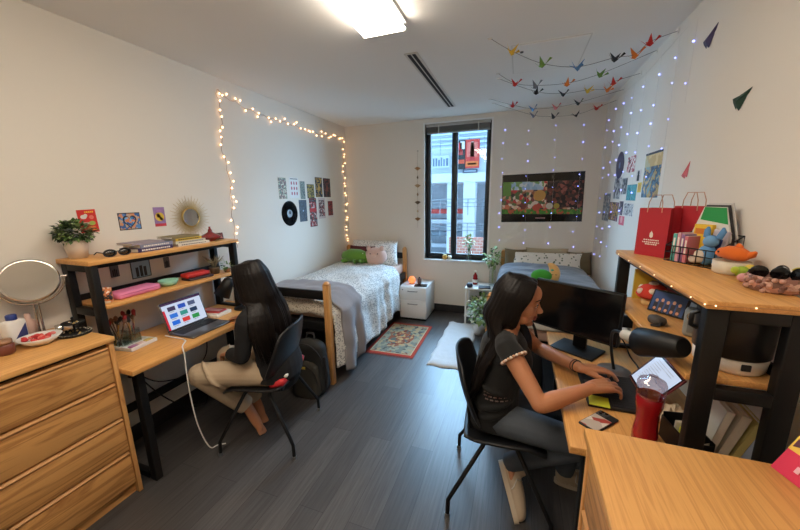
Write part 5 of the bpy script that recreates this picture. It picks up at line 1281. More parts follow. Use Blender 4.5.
# ------------------------------------------------------------------ right hutch top
def gift_bag(label, loc, rz, w, d, h, mark):
    t = thing('paper_bag', label, 'bag', loc, rz)
    m = M['bagred']; k = .97
    mb = MB(); vs = [(-w / 2, -d / 2, 0), (w / 2, -d / 2, 0), (w / 2, d / 2, 0), (-w / 2, d / 2, 0), (-w / 2, -d / 2 * k, h), (w / 2, -d / 2 * k, h), (w / 2 - .002, d / 2 * k, h), (-w / 2 + .002, d / 2 * k, h)]
    mid = [(-w / 2 + .006, 0, 0), (-w / 2 + .016, 0, h), (w / 2 - .006, 0, 0), (w / 2 - .016, 0, h)]
    vs += mid; fs = [(0, 3, 2, 1), (0, 1, 5, 4), (2, 3, 7, 6), (1, 10, 11, 5), (10, 2, 6, 11), (3, 8, 9, 7), (8, 0, 4, 9)]
    mb.add(vs, fs, m); mb.add([(x * .985, y * .97, z + .001) for x, y, z in vs], [f[::-1] for f in fs[1:]], m); mb.build('bag', t)
    for y in (-d / 2 * k, d / 2 * k):
        mb = MB(); mb.tube([(-.035, y, h - .02), (-.032, y, h + .03), (-.02, y * .9, h + .065), (.02, y * .9, h + .065), (.032, y, h + .03), (.035, y, h - .02)], .0022, cm(196, 150, 120), 6); mb.build('handle', t)
    if mark:
        mb = MB(); mb.prism([(-.008, -.012), (0, -.018), (.008, -.012), (.008, .004), (0, .018), (-.008, .004)], .0006, M['paper'], Matrix.Translation((.0, -d / 2 - .0002, h * .46)) @ rotm((90, 0, 0))); mb.build('emblem', t)
        for q, (wd, zz) in enumerate(((.07, .33), (.08, .28), (.05, .24))):
            mb = MB()
            x = -wd / 2; rr_ = random.Random(q)
            while x < wd / 2: ww = rr_.uniform(.004, .009); mb.span((x, -d / 2 - .0008, h * zz), (x + ww, -d / 2 - .0002, h * zz + .006), M['paper']); x += ww + .003
            mb.build('lettering', t)
    return t
M['bagred'] = mat('crimson kraft paper', rgb(176, 34, 46), .55)
gift_bag('crimson paper gift bag with a white emblem at the front of the right top shelf', (.672, 2.01, UZ), -52, .15, .085, .24, True)
gift_bag('darker crimson gift bag behind the front bag, by the wire basket', (.79, 1.975, UZ), -58, .14, .05, .25, False)
t = thing('wire_basket', 'black wire desk basket of books on the right top shelf', 'basket', (.772, 1.80, UZ), -62)
bw_, bd = .215, .13
mb = MB()
for z, dz in ((.004, 0), (.045, .02), (.075, .06)):
    mb.tube([(-bw_ / 2, -bd / 2, z), (bw_ / 2, -bd / 2, z), (bw_ / 2, bd / 2, z + dz), (-bw_ / 2, bd / 2, z + dz)], .0026, M['black'], 6, closed=True)
for k in range(7):
    x = -bw_ / 2 + bw_ * k / 6; mb.tube([(x, -bd / 2, .004), (x, -bd / 2, .075)], .0018, M['black'], 6); mb.tube([(x, -bd / 2, .004), (x, bd / 2, .004), (x, bd / 2, .135)], .0018, M['black'], 6)
for k in range(1, 4):
    y = -bd / 2 + bd * k / 4
    for x in (-bw_ / 2, bw_ / 2): mb.tube([(x, y, .004), (x, y, .075 + .06 * k / 4)], .0018, M['black'], 6)
mb.build('wire_frame', t)
mb = MB(); mb.span((-bw_ / 2 - .006, -bd / 2 - .006, -.0), (bw_ / 2 + .006, bd / 2 + .006, .0022), M['oakx']); mb.build('tray', t)
BX = Matrix.Translation((.772, 1.80, UZ)) @ rotm((0, 0, -62))
def inb(x, y, z=.0): v = BX @ Vector((x, y, z)); return (v.x, v.y, v.z)
for k, (c, nm, x, y, h, th) in enumerate((((90, 176, 170), 'teal paperback in the wire basket', -.075, -.03, .125, .016), ((214, 160, 176), 'pink paperback in the wire basket', -.056, -.03, .13, .014), ((150, 110, 160), 'mauve paperback in the wire basket', -.038, -.03, .126, .014), ((206, 120, 130), 'rose paperback in the wire basket', -.021, -.03, .118, .014))):
    mb = MB(); mb.span((-th / 2, -.03, 0), (th / 2, .05, h), cm(*c)); mb.span((-th / 2 + .0015, -.0285, h - .001), (th / 2 - .0015, .0495, h + .0006), M['paper']); mb.span((-th * .25, -.0306, h * .35), (th * .25, -.03, h * .85), M['paper']); solo(mb, 'book', nm, 'book', inb(x, y, .0062), -62)
# tall folders with a pointed outline
for k, (c, nm, y) in enumerate((((216, 214, 210), 'white pointed file folder at the back of the wire basket', .052), ((60, 60, 64), 'grey pointed file folder just behind the green one', .040), ((222, 220, 214), 'white pointed folder with a green top band in the wire basket', .028))):
    s_ = 1 - .03 * k; poly = [(-.085 * s_, 0), (.09 * s_, 0), (.09 * s_, .12), (.052 * s_, .262 - .008 * k), (-.042 * s_, .262 - .008 * k), (-.085 * s_, .12)]
    f = thing('file_folder', nm, 'folder', inb(.005, y, .0062), -62, rot=None)
    mb = MB(); mb.prism(poly, .006, cm(*c), rotm((90, 0, 0))); mb.build('cover', f)
    if k == 2:
        mb = MB(); mb.prism([(-.048, .19), (.066, .175), (.05, .243), (-.036, .245)], .0012, cm(40, 150, 76, .5), Matrix.Translation((0, -.006, 0)) @ rotm((90, 0, 0))); mb.build('band', f)
mb = MB(); mb.box((0, 0, .085), (.075, .02, .17), cm(232, 190, 50), None, .002); mb.box((0, -.0105, .14), (.06, .001, .025), cm(206, 120, 40)); solo(mb, 'card_box', 'yellow card box behind the paperbacks in the wire basket', 'box', inb(-.01, .012, .0062), -62)
t = thing('plush_toy', 'blue and white plush toy in the wire basket', 'plush toy', inb(.045, -.025, .0062), -62)
mb = MB(); mb.sphere((0, 0, .045), (.034, .03, .045), cm(96, 150, 200, .95), 16); mb.build('body', t)
mb = MB(); mb.sphere((.012, -.004, .105), (.028, .026, .026), cm(110, 160, 206, .95), 16); mb.build('head', t)
mb = MB(); mb.sphere((-.01, -.022, .04), (.024, .016, .03), cm(226, 214, 200, .95), 12); mb.sphere((-.04, -.01, .02), (.022, .02, .018), cm(226, 214, 200, .95), 12); mb.build('belly', t)
for x in (-.012, .036):
    mb = MB(); mb.tube([(x, 0, .12), (x * 1.3, .004, .15), (x * 1.2, .006, .165)], [.012, .011, .004], cm(90, 140, 190, .95), 10); mb.build('ear', t)
mb = MB(); mb.box((0, 0, .075), (.06, .014, .15), cm(214, 204, 214), (0, 10, 0), .002); mb.box((0, -.0075, .09), (.04, .001, .05), cm(70, 90, 150), (0, 10, 0)); solo(mb, 'card_box', 'pale lilac card box behind the blue plush in the wire basket', 'box', inb(.05, .014, .0062), -62)
t = thing('flower_pot', 'plain cream round pot under the orange plush', 'pot', (.80, 1.625, UZ))
mb = MB(); mb.lathe([(.05, 0), (.055, .004), (.057, .05), (.053, .05), (.05, .01), (0, .008)], cm(216, 206, 186, .5), 30); mb.build('pot', t)
t = thing('plush_toy', 'orange fish shaped plush resting on the cream pot', 'plush toy', (.80, 1.625, UZ + .05), -62)
t.scale = (.86, .86, .86)
M['orangeplush'] = mat('orange plush', rgb(226, 110, 34), .95, bump=.3, bscale=200, sheen=.2)
mb = MB(); mb.tube([(-.072, 0, .022), (-.055, 0, .03), (-.02, 0, .034), (.02, 0, .034), (.05, 0, .028), (.06, 0, .025)], [.008, .022, .032, .033, .024, .012], M['orangeplush'], 18); mb.build('body', t)
mb = MB(); mb.tube([(.055, 0, .028), (.072, 0, .04), (.082, 0, .052)], [.012, .015, .006], M['orangeplush'], 10); mb.tube([(.0, 0, .06), (.015, 0, .074), (.03, 0, .066)], [.006, .01, .005], M['orangeplush'], 10); mb.build('fin', t)
mb = MB(); mb.sphere((-.045, -.024, .036), .005, M['ink'], 8); mb.build('eye', t)
t = thing('plush_toy', 'small lime green and yellow plush keychain beside the shell basket', 'plush toy', (.795, 1.545, UZ), -30)
mb = MB(); mb.sphere((0, 0, .022), (.022, .02, .022), cm(150, 176, 60, .95), 14); mb.build('body', t)
mb = MB(); mb.sphere((-.018, -.01, .028), (.013, .013, .014), cm(176, 196, 70, .95), 10); mb.sphere((.018, .012, .038), (.015, .014, .013), cm(226, 200, 90, .95), 10); mb.build('head', t)
mb = MB(); mb.sphere((.0, .0, .016), (.02, .018, .016), cm(206, 150, 150, .9), 12); mb.sphere((.022, .004, .014), (.016, .014, .014), cm(190, 130, 120, .9), 10); solo(mb, 'trinket', 'pink plush trinket leaning on the shell basket', 'trinket', (.765, 1.47, UZ), 0)
M['shell'] = blotch('pink and brown shells', [rgb(120, 84, 70), rgb(190, 140, 124), rgb(150, 104, 92), rgb(214, 178, 160)], 55, .5)
t = thing('trinket_basket', 'shell covered basket of sunglasses on the right top shelf', 'basket', (.79, 1.365, UZ))
t.scale = (.86, .86, .9)
mb = MB(); mb.lathe([(.064, 0), (.072, .006), (.076, .055), (.07, .055), (.066, .012), (0, .01)], M['shell'], 30)
r = random.Random(8)
for k in range(90):
    a = r.uniform(0, 6.28); mb.sphere((.075 * math.cos(a), .075 * math.sin(a), r.uniform(.006, .05)), (.009, .009, .008), (cm(150, 110, 96), cm(200, 156, 140), cm(120, 80, 70))[k % 3], 7)
mb.build('basket', t)
for lab, (x, y, z), rot_ in (('black sunglasses standing in the shell basket', (.775, 1.375, UZ + .026), (10, 0, -20)), ('dark sunglasses with a yellow rim streak in the shell basket', (.805, 1.345, UZ + .03), (-8, 0, -70))):
    t = thing('sunglasses', lab, 'sunglasses', (x, y, z), 0, rot=rot_); t.scale = (.78, .78, .78)
    for q in (-.03, .03):
        mb = MB(); mb.X = Matrix.Translation((q, 0, .04)) @ rotm((90, 0, 0)); mb.lathe([(.026, -.003), (.029, 0), (.026, .003), (0, .0032)], M['blackgloss'], 22); mb.lathe([(0, -.0032), (.026, -.003)], M['blackgloss'], 22); mb.build('lens', t)
        mb = MB(); mb.tube([(math.copysign(.058, q), 0, .045), (math.copysign(.055, q), .03, .02), (math.copysign(.045, q), .045, -.01)], .0035, M['ink'], 6); mb.build('temple', t)
    if 'yellow' in lab:
        mb = MB(); mb.tube([(.03 + .029 * math.cos(a), -.003, .04 + .029 * math.sin(a)) for a in [R(x_) for x_ in range(40, 150, 12)]], .0022, cm(200, 190, 60), 6); mb.build('streak', t)
# copper wire lights along the front edge of the shelf
t = thing('string_lights', 'tiny warm copper wire lights along the edge of the right top shelf', 'string lights', (0, 0, 0))
M['led'] = emit('warm led', (1, .72, .42), 3.)
pth = catmull([(.533, 2.15, 1.326), (.533, 1.9, 1.322), (.533, 1.65, 1.327), (.533, 1.4, 1.322), (.533, 1.2, 1.326), (.56, 1.174, 1.324), (.7, 1.174, 1.327), (.82, 1.174, 1.324)], 6)
mb = MB(); mb.tube(pth, .0012, cm(176, 120, 70, .4), 5); mb.build('wire', t)
for k in range(2, len(pth), 4):
    mb = MB(); mb.sphere(pth[k], .0026, M['led'], 8); mb.build('bulb', t)
# bright calendar standing on the right dresser
t = thing('calendar', 'pink and yellow patterned desk calendar at the far corner of the right dresser', 'calendar', (.648, .996, DZ), -74)
X = rotm((-32, 0, 0))
t.scale = (1.3, 1.3, 1.45)
def cal(x0, z0, x1, z1, m, y=-.003): mb.span((x0, y - .0006, z0), (x1, y, z1), m)
mb = MB(); mb.X = X; mb.span((0, -.003, .0), (.21, .003, .16), cm(214, 44, 84)); mb.build('board', t)
mb = MB(); mb.X = X; cal(.0, .045, .21, .16, cm(236, 196, 84)); mb.build('page', t)
mb = MB(); mb.X = X
for k in range(6):
    z = .052 + .018 * k
    mb.prism([(.004, z), (.022, z + .008), (.004, z + .016)], .0008, cm(*((90, 40, 60), (110, 150, 200))[k % 2]), Matrix.Translation((0, -.0038, 0)) @ rotm((90, 0, 0)) ); mb.prism([(.024, z + .002), (.042, z + .010), (.024, z + .018)], .0008, cm(*((110, 150, 200), (90, 40, 60))[k % 2]), Matrix.Translation((0, -.0038, 0)) @ rotm((90, 0, 0)))
mb.build('pattern', t)
mb = MB(); mb.X = X
x = .03; r = random.Random(4)
while x < .15: ww = r.uniform(.006, .012); mb.span((x, -.0044, .016), (x + ww, -.0034, .028), cm(244, 190, 206)); x += ww + .004
mb.build('lettering', t)
mb = MB(); mb.X = Matrix.Translation((0, .087, .134)) @ rotm((-148, 0, 0)); mb.span((0, -.002, 0), (.21, .002, .155), cm(200, 60, 90)); mb.build('back_board', t)
# black tote bag behind the desk
t = thing('tote_bag', 'black tote bag with a stiff curved handle behind the right desk', 'bag', (.08, 2.30, 0))
packbody(.15, .07, .62, 0, M['blackcloth']).build('body', t)
mb = MB(); mb.tube(catmull([(-.08, -.05, .60), (-.075, -.055, .74), (-.03, -.05, .79), (.05, -.03, .80), (.10, -.02, .62)], 6), .009, M['black'], 8); mb.build('handle', t)
# ------------------------------------------------------------------ warm string lights framing the left wall
def bulbs_on(path, step, jit, r, out):
    """points along a wandering wire"""
    P = [Vector(p) for p in path]; acc = 0; res = []
    for a, b in zip(P[:-1], P[1:]):
        L = (b - a).length; d = step - acc
        while d < L:
            q = a.lerp(b, d / L); res.append(q + Vector((abs(r.gauss(0, .006)) + .006 if out == 'x' else r.gauss(0, jit), max(-.03, min(.03, r.gauss(0, jit))) if out == 'x' else -abs(r.gauss(0, .006)) - .006, max(-.03, min(.03, r.gauss(0, jit)))))); d += step
        acc = L - (d - step)
    return res
t = thing('string_lights', 'warm white fairy lights framing the left wall above the bed', 'string lights', (0, 0, 0))
r = random.Random(12); wx = XL + .01
main = [(wx, 2.335, 1.20), (wx, 2.325, 1.5), (wx, 2.345, 1.8), (wx, 2.30, 2.1), (wx, 2.33, 2.35), (wx, 2.315, 2.56), (wx, 2.40, 2.53), (wx, 2.75, 2.475), (wx, 3.1, 2.47), (wx, 3.5, 2.465), (wx, 3.9, 2.46), (wx, 4.2, 2.475), (wx, 4.43, 2.50), (wx, 4.44, 2.2), (wx, 4.42, 1.9), (wx, 4.45, 1.6), (wx, 4.42, 1.3), (wx, 4.44, .98)]
fine = catmull(main, 6); fine = [p + Vector((0, .012 * math.sin(i * 1.7), .012 * math.cos(i * 2.3))) for i, p in enumerate(fine)]
mb = MB(); mb.tube(fine, .002, cm(150, 120, 96), 5); mb.build('wire', t)
pts = bulbs_on(fine, .071, .024, r, 'x')[:98]
M['warmled'] = emit('warm fairy bulb', (1, .55, .26), 9.)
for p in pts:
    mb = MB(); mb.sphere(p, (.0062, .0062, .0078), M['warmled'], 8); mb.build('bulb', t)
# ------------------------------------------------------------------ cool LED curtain on the back and right walls
t = thing('curtain_lights', 'blue white LED curtain lights hanging on the back and right walls', 'string lights', (0, 0, 0))
M['coolled'] = emit('cool led', (.27, .31, 1), 4.2)
M['wirecl'] = mat('clear thin wire', rgb(222, 216, 206), .5)
mb = MB(); cnt = 0; r = random.Random(77); leds = []
xb = [-.225, .07, .37, .655]
mb.tube([(-.3, YB - .006, 2.6), (.2, YB - .006, 2.585), (XR - .01, YB - .008, 2.6), (XR - .006, 4.0, 2.585), (XR - .006, 3.3, 2.56), (XR - .006, 2.6, 2.6)], .001, M['wirecl'], 5)
for i, x in enumerate(xb):
    mb.tube([(x, YB - .005, 2.59), (x + .015, YB - .005, 1.8), (x + .02, YB - .005, .98)], .0005, M['wirecl'], 4)
    for k in range(9): leds.append((x + r.uniform(-.012, .02), YB - .011, 2.46 - .175 * k + r.uniform(-.02, .02) - .03 * (i % 2)))
for i, y in enumerate((4.36, 4.10, 3.83, 3.55, 3.27, 2.98, 2.70, 2.48)):
    n = (10, 10, 9, 7, 6, 5, 4, 2)[i]
    mb.tube([(XR - .005, y, 2.59), (XR - .005, y + .01, 2.5 - .17 * n)], .0005, M['wirecl'], 4)
    for k in range(n): leds.append((XR - .011, y + r.uniform(-.03, .03), 2.47 - .165 * k + r.uniform(-.04, .04)))
mb.build('wire', t)
for p in leds[:98]:
    mb = MB(); mb.sphere(p, r.choice((.004, .005, .0062)), M['coolled'], 8); mb.build('bulb', t)

# ------------------------------------------------------------------ prints: each a thin sheet with its own picture
NP = Matrix(((0, 0, 1, 0), (1, 0, 0, 0), (0, 1, 0, 0), (0, 0, 0, 1)))   # picture x -> world y, picture y -> world z, faces +x
def print_left(name, label, cat, y0, z0, y1, z1, base, draw=None, tilt=0, x=XL, group=None):
    mb = MB(); w, h = (y1 - y0) / 2, (z1 - z0) / 2; mb.X = NP
    mb.span((-w, -h, 0), (w, h, .0012), base)
    if draw: draw(mb, w, h)
    o = mb.build(name, None, (x, (y0 + y1) / 2, (z0 + z1) / 2), (tilt, 0, 0)); return tag(o, label, cat, group)
NR = Matrix(((0, 0, -1, 0), (-1, 0, 0, 0), (0, 1, 0, 0), (0, 0, 0, 1)))  # faces -x
def print_right(name, label, cat, y0, z0, y1, z1, base, draw=None, tilt=0):
    mb = MB(); w, h = abs(y1 - y0) / 2, abs(z1 - z0) / 2; mb.X = NR
    mb.span((-w, -h, 0), (w, h, .0012), base)
    if draw: draw(mb, w, h)
    o = mb.build(name, None, (XR, (y0 + y1) / 2, (z0 + z1) / 2), (tilt, 0, 0)); return tag(o, label, cat)
def rect(mb, x0, y0, x1, y1, m, z=.0012, t=.0004): mb.span((x0, y0, z), (x1, y1, z + t), m)
def disc(mb, x, y, r_, m, z=.0012, t=.0004, n=20, sy=1.): mb.prism([(x + r_ * math.cos(2 * PI * k / n), y + r_ * sy * math.sin(2 * PI * k / n)) for k in range(n)], t, m, Matrix.Translation((0, 0, z)))
def letters(mb, x0, x1, y, h, m, seed=1, z=.0016):
    r_ = random.Random(seed); x = x0
    while x < x1: w = r_.uniform(.5, .9) * h; rect(mb, x, y, min(x + w, x1), y + h, m, z); x += w + h * .3
def d_red(mb, w, h):
    disc(mb, -w * .4, h * .38, w * .34, M['paper'], sy=.8); disc(mb, -w * .15, h * .5, w * .2, M['paper']); disc(mb, w * .45, h * .32, w * .26, cm(226, 120, 110)); disc(mb, w * .4, -h * .2, w * .36, cm(170, 190, 90), sy=.8); rect(mb, -w * .6, -h * .26, w * .2, -h * .1, cm(200, 190, 170))
    letters(mb, -w * .2, w * .75, h * .72, h * .14, cm(240, 190, 60), 1); letters(mb, -w * .1, w * .7, -h * .62, h * .13, cm(240, 150, 60), 2); letters(mb, -w * .3, w * .8, -h * .85, h * .12, cm(240, 150, 60), 3)
print_left('poster', 'small red poster with pale shapes above the potted plant', 'poster', 1.205, 1.470, 1.298, 1.607, cm(206, 42, 36), d_red, 2)
def d_heart(mb, w, h):
    rect(mb, -w * .93, -h * .9, w * .93, h * .9, blotch('heart background', [rgb(90, 140, 200), rgb(190, 170, 150), rgb(60, 100, 160), rgb(214, 150, 110)], 60, .5))
    pts = [(w * .62 * math.sin(a) ** 3, h * .055 * (13 * math.cos(a) - 5 * math.cos(2 * a) - 2 * math.cos(3 * a) - math.cos(4 * a))) for a in [2 * PI * k / 36 for k in range(36)]]
    mb.prism(pts[::-1], .0004, M['ink'], Matrix.Translation((0, 0, .0017))); mb.prism([(x * .82, y * .82) for x, y in pts][::-1], .0004, blotch('heart fill', [rgb(60, 130, 200), rgb(220, 140, 90), rgb(120, 180, 220), rgb(40, 90, 160)], 70, .5), Matrix.Translation((0, 0, .0022)))
print_left('art_print', 'landscape print of a blue heart on the wall above the near book stack', 'art print', 1.413, 1.464, 1.548, 1.578, M['ink'], d_heart)
def d_yel(mb, w, h):
    disc(mb, 0, h * .0, w * .8, cm(236, 196, 70), sy=1.); disc(mb, -w * .2, h * .1, w * .35, cm(230, 160, 170)); disc(mb, w * .25, -h * .2, w * .3, cm(206, 150, 120)); rect(mb, -w, -h, w, -h * .7, cm(200, 60, 70)); disc(mb, 0, h * .62, w * .5, cm(170, 120, 180), .0014, sy=.5)
print_left('art_print', 'small yellow and violet print beside the sunburst mirror', 'art print', 1.642, 1.470, 1.722, 1.608, cm(150, 120, 170), d_yel)
def d_photo(bg, fig):
    def f(mb, w, h):
        rect(mb, -w * .9, -h * .9, w * .9, h * .9, bg)
        for k in range(3): rect(mb, w * (-.55 + .4 * k), -h * .85, w * (-.25 + .4 * k), h * (.2 + .15 * (k % 2)), fig, .0016)
    return f
print_left('photo_print', 'small dark portrait photo below the near end of the left top shelf', 'photo', 1.312, 1.168, 1.362, 1.248, cm(40, 40, 46), d_photo(cm(90, 90, 96), cm(20, 20, 26)))
print_left('photo_print', 'wide photo of people outdoors between the two small ones under the left top shelf', 'photo', 1.432, 1.128, 1.560, 1.255, cm(60, 66, 60), d_photo(cm(150, 176, 190), cm(40, 40, 42)))
print_left('photo_print', 'smallest dark photo behind the far book stack under the left top shelf', 'photo', 1.658, 1.160, 1.700, 1.240, cm(50, 50, 54), d_photo(cm(110, 106, 106), cm(24, 24, 28)))
# sunburst mirror
t = thing('sunburst_mirror', 'round mirror with a gold sunburst frame above the left top shelf', 'mirror', (XL + .002, 1.915, 1.520))
mb = MB(); mb.X = NP
for k in range(72):
    a = 2 * PI * k / 72; L = (.17, .138, .156, .13)[k % 4]; mb.tube([(.07 * math.cos(a), .07 * math.sin(a), .012), (L * math.cos(a), L * math.sin(a), .012)], [.0026, .0009], M['gold'], 6)
mb.build('rays', t)
mb = MB(); mb.X = NP; mb.lathe([(.073, 0), (.076, .012), (.073, .02), (.067, .02), (.066, .014)], M['gold'], 40); mb.build('rim', t)
mb = MB(); mb.X = NP; disc(mb, 0, 0, .068, M['mirror'], .008, .008, 40); mb.build('glass', t)
# gallery of prints over the left bed, and a record
pd = lambda *c: [rgb(*x) for x in c]
G = [(2.99, 1.652, 3.126, 1.885, 'cream print with scattered dark marks, leftmost of the upper row over the left bed', (214, 206, 176), pd((214, 206, 176), (120, 60, 56), (90, 110, 90), (214, 206, 176)), 26),
     (3.178, 1.662, 3.345, 1.894, 'white print with rows of small red figures in the upper row over the left bed', (232, 230, 228), None, 0),
     (3.372, 1.649, 3.466, 1.858, 'narrow grey green print in the upper row over the left bed', (110, 120, 116), pd((70, 84, 84), (140, 150, 140), (40, 50, 56)), 40),
     (3.508, 1.659, 3.66, 1.828, 'small yellow and dark print in the middle of the upper row', (60, 56, 46), pd((60, 60, 40), (170, 150, 60), (40, 44, 40)), 24),
     (3.691, 1.671, 3.848, 1.920, 'dark print with a golden figure in the upper row over the left bed', (30, 32, 40), pd((30, 32, 40), (190, 150, 70), (40, 48, 60), (30, 30, 36)), 18),
     (3.876, 1.670, 4.05, 1.917, 'dark print with a red brown figure at the right end of the upper row', (28, 26, 32), pd((28, 26, 32), (110, 60, 50), (36, 34, 44), (28, 26, 30)), 14),
     (3.326, 1.381, 3.475, 1.639, 'dark blue print with a pale spot right of the record', (44, 54, 70), pd((44, 54, 70), (60, 72, 90), (36, 44, 60)), 20),
     (3.53, 1.301, 3.687, 1.660, 'tall print with a red band in the lower row over the left bed', (90, 60, 60), pd((200, 190, 186), (170, 40, 46), (40, 36, 40), (120, 110, 112)), 18),
     (3.728, 1.392, 3.891, 1.659, 'print of dark figures on pink in the lower row over the left bed', (206, 190, 186), pd((210, 190, 186), (60, 44, 46), (170, 96, 96)), 24),
     (3.944, 1.393, 4.101, 1.644, 'white bordered photo with red at the right end of the lower row', (226, 220, 214), pd((40, 34, 36), (160, 40, 40), (60, 44, 44)), 24)]
for k, (y0, z0, y1, z1, lab, base, cols, sc_) in enumerate(G):
    def dr(mb, w, h, k=k, cols=cols, sc_=sc_):
        if cols is None:
            for i in range(3):
                for j in range(3): disc(mb, w * (-.55 + .55 * i), h * (.45 - .5 * j), w * .13, cm(180, 70, 90), sy=1.8)
            letters(mb, -w * .8, w * .8, h * .82, h * .08, M['ink'], 5)
            return
        b_ = .78 if k in (8, 9) else .96
        rect(mb, -w * b_, -h * b_, w * b_, h * b_, blotch('gallery picture %d' % k, cols, sc_ * 1.3, .5, 'noise'))
        if k == 6: disc(mb, 0, 0, w * .14, cm(170, 190, 220), .0017)
        if k == 7: rect(mb, -w * .9, h * .05, w * .9, h * .3, cm(190, 40, 46), .0017)
        if k in (4, 5): disc(mb, 0, -h * .1, w * .3, cm(*((206, 160, 80), (130, 70, 56))[k - 4]), .0017, sy=1.6)
    print_left('art_print', lab, 'art print', y0, z0, y1, z1, cm(*base), dr)
t = thing('vinyl_record', 'black vinyl record on the wall over the left bed', 'record', (XL + .001, 3.146, 1.49))
mb = MB(); mb.X = NP; mb.lathe([(.140, 0), (.142, .0015), (.140, .003), (.05, .003)] + [(.05 - .0005, .0031), (0, .0031)], M['blackgloss'], 48)
for q in range(6): mb.lathe([(.132 - .013 * q, .003), (.131 - .013 * q, .0036), (.130 - .013 * q, .003)], M['ink'], 48)
mb.build('disc', t)
mb = MB(); mb.X = NP; disc(mb, 0, 0, .042, cm(150, 156, 160), .003, .0008, 32); disc(mb, 0, .01, .02, cm(70, 72, 78), .0038, .0004); disc(mb, 0, 0, .004, M['ink'], .004, .0004); mb.build('record_label', t)
# ------------------------------------------------------------------ back wall: big print, hanging paper chain
t = thing('poster', 'wide dark bordered colourful art poster on the back wall above the right bed', 'poster', (.257, YB - .002, 1.618), 0)
w, h = .470, .298
mb = MB(); mb.box((0, 0, 0), (2 * w, .002, 2 * h), M['blackgloss'], (0, -1.0, 0)); mb.build('sheet', t)
def bp_(mb, x0, z0, x1, z1, m, y=-.0012): mb.span((x0, y - .0004, z0), (x1, y, z1), m)
mb = MB(); bp_(mb, -.46, -.2, .46, .2, blotch('collage picture', pd((60, 50, 52), (206, 150, 120), (120, 60, 56), (226, 206, 190), (150, 96, 70), (90, 110, 70), (190, 60, 60)), 26, .35))
bp_(mb, -.46, .10, .02, .2, blotch('sky and leaves', pd((150, 180, 210), (170, 196, 220), (120, 160, 100), (214, 220, 226)), 22, .35), -.0017)
bp_(mb, -.46, .03, -.36, .2, cm(96, 140, 60, .35), -.0019)
bp_(mb, .06, -.12, .46, .2, blotch('dark trunks', pd((44, 32, 32), (70, 50, 46), (110, 60, 50), (36, 28, 30), (150, 90, 80)), 30, .35), -.0018)
bp_(mb, -.46, -.2, .46, -.14, blotch('grass and flowers', pd((70, 130, 50), (96, 150, 60), (60, 110, 44), (190, 90, 60)), 40, .35), -.0019)
for x, z, q, c in ((-.40, -.11, .03, (206, 120, 90)), (-.3, -.12, .025, (220, 190, 160)), (-.02, .03, .07, (200, 150, 80)), (.1, -.1, .04, (206, 196, 180)), (.18, -.1, .035, (170, 150, 60)), (-.05, -.12, .045, (190, 80, 60))):
    n_ = 26; mb.prism([(x + q * math.cos(2 * PI * k / n_), z + q * .95 * math.sin(2 * PI * k / n_)) for k in range(n_)], .0004, cm(*c, .35), Matrix.Translation((0, -.0021 - .0004 * (q < .12), 0)) @ rotm((90, 0, 0)))
mb.build('picture', t)
mb = MB(); x = -.05
r = random.Random(6)
while x < .06: ww = r.uniform(.006, .014); bp_(mb, x, -.256, x + ww, -.242, cm(190, 150, 150)); x += ww + .004
mb.build('lettering', t)
t = thing('paper_chain', 'hanging string of brown paper ornaments left of the window', 'wall hanging', (-1.345, YB - .025, 0))
mb = MB(); mb.tube([(0, .02, 2.27), (0, 0, 2.2), (0, 0, 1.22)], .0015, cm(150, 130, 110), 5); mb.cyl((0, .025, 2.27), (0, .012, 2.27), .006, M['ink'], n=8); mb.build('string', t)
for k in range(7):
    z = 2.03 - .115 * k; a = 30 + 70 * (k % 2); c = ((150, 110, 70), (106, 84, 64), (170, 140, 104))[k % 3]
    mb = MB(); mb.X = Matrix.Translation((0, 0, z)) @ rotm((0, 0, a))
    mb.add([(-.045, 0, .012), (0, .012, 0), (.045, 0, .012), (0, -.012, 0), (0, 0, .032), (0, 0, -.022)], [(0, 1, 4), (1, 2, 4), (2, 3, 4), (3, 0, 4), (1, 0, 5), (2, 1, 5), (3, 2, 5), (0, 3, 5)], cm(*c, .8)); mb.build('ornament', t)
# ------------------------------------------------------------------ right wall collage
def simple(cols, sc_, b=.94):
    m = blotch('collage %d' % len(bpy.data.materials), [rgb(*c) for c in cols], sc_, .5, 'noise')
    return lambda mb, w, h: rect(mb, -w * b, -h * b, w * b, h * b, m)
t = thing('wall_disc', 'round dark blue disc at the top of the right wall collage', 'wall disc', (XR - .001, 3.73, 1.915))
mb = MB(); mb.X = NR; disc(mb, 0, 0, .125, cm(30, 44, 84, .3), 0, .003, 40, .98); mb.build('disc', t)
mb = MB(); mb.X = NR; disc(mb, 0, 0, .03, cm(90, 130, 180, .3), .003, .0006); mb.build('centre', t)
print_right('art_print', 'pink and white print right of the blue disc in the right wall collage', 'art print', 3.50, 1.825, 3.27, 1.965, M['paper'], simple(((214, 150, 150), (236, 226, 220), (180, 60, 70), (60, 56, 60)), 22))
print_right('art_print', 'tall pale blue strip print at the left end of the right wall collage', 'art print', 4.23, 1.37, 3.95, 1.66, cm(170, 176, 180), simple(((170, 180, 186), (110, 120, 130), (206, 204, 200)), 24))
print_right('art_print', 'yellow and violet print in the lower row of the right wall collage', 'art print', 3.95, 1.395, 3.62, 1.572, cm(60, 50, 60), simple(((60, 46, 60), (200, 160, 70), (120, 80, 110), (206, 170, 160)), 18))
print_right('photo_print', 'black and white photo left of centre in the right wall collage', 'photo', 3.86, 1.60, 3.62, 1.805, cm(214, 212, 210), simple(((60, 60, 64), (150, 150, 152), (210, 208, 206)), 22))
print_right('photo_print', 'grey photo with a dark figure in the middle of the right wall collage', 'photo', 3.60, 1.645, 3.43, 1.79, cm(206, 204, 200), simple(((120, 120, 122), (60, 58, 60), (180, 176, 172)), 20))
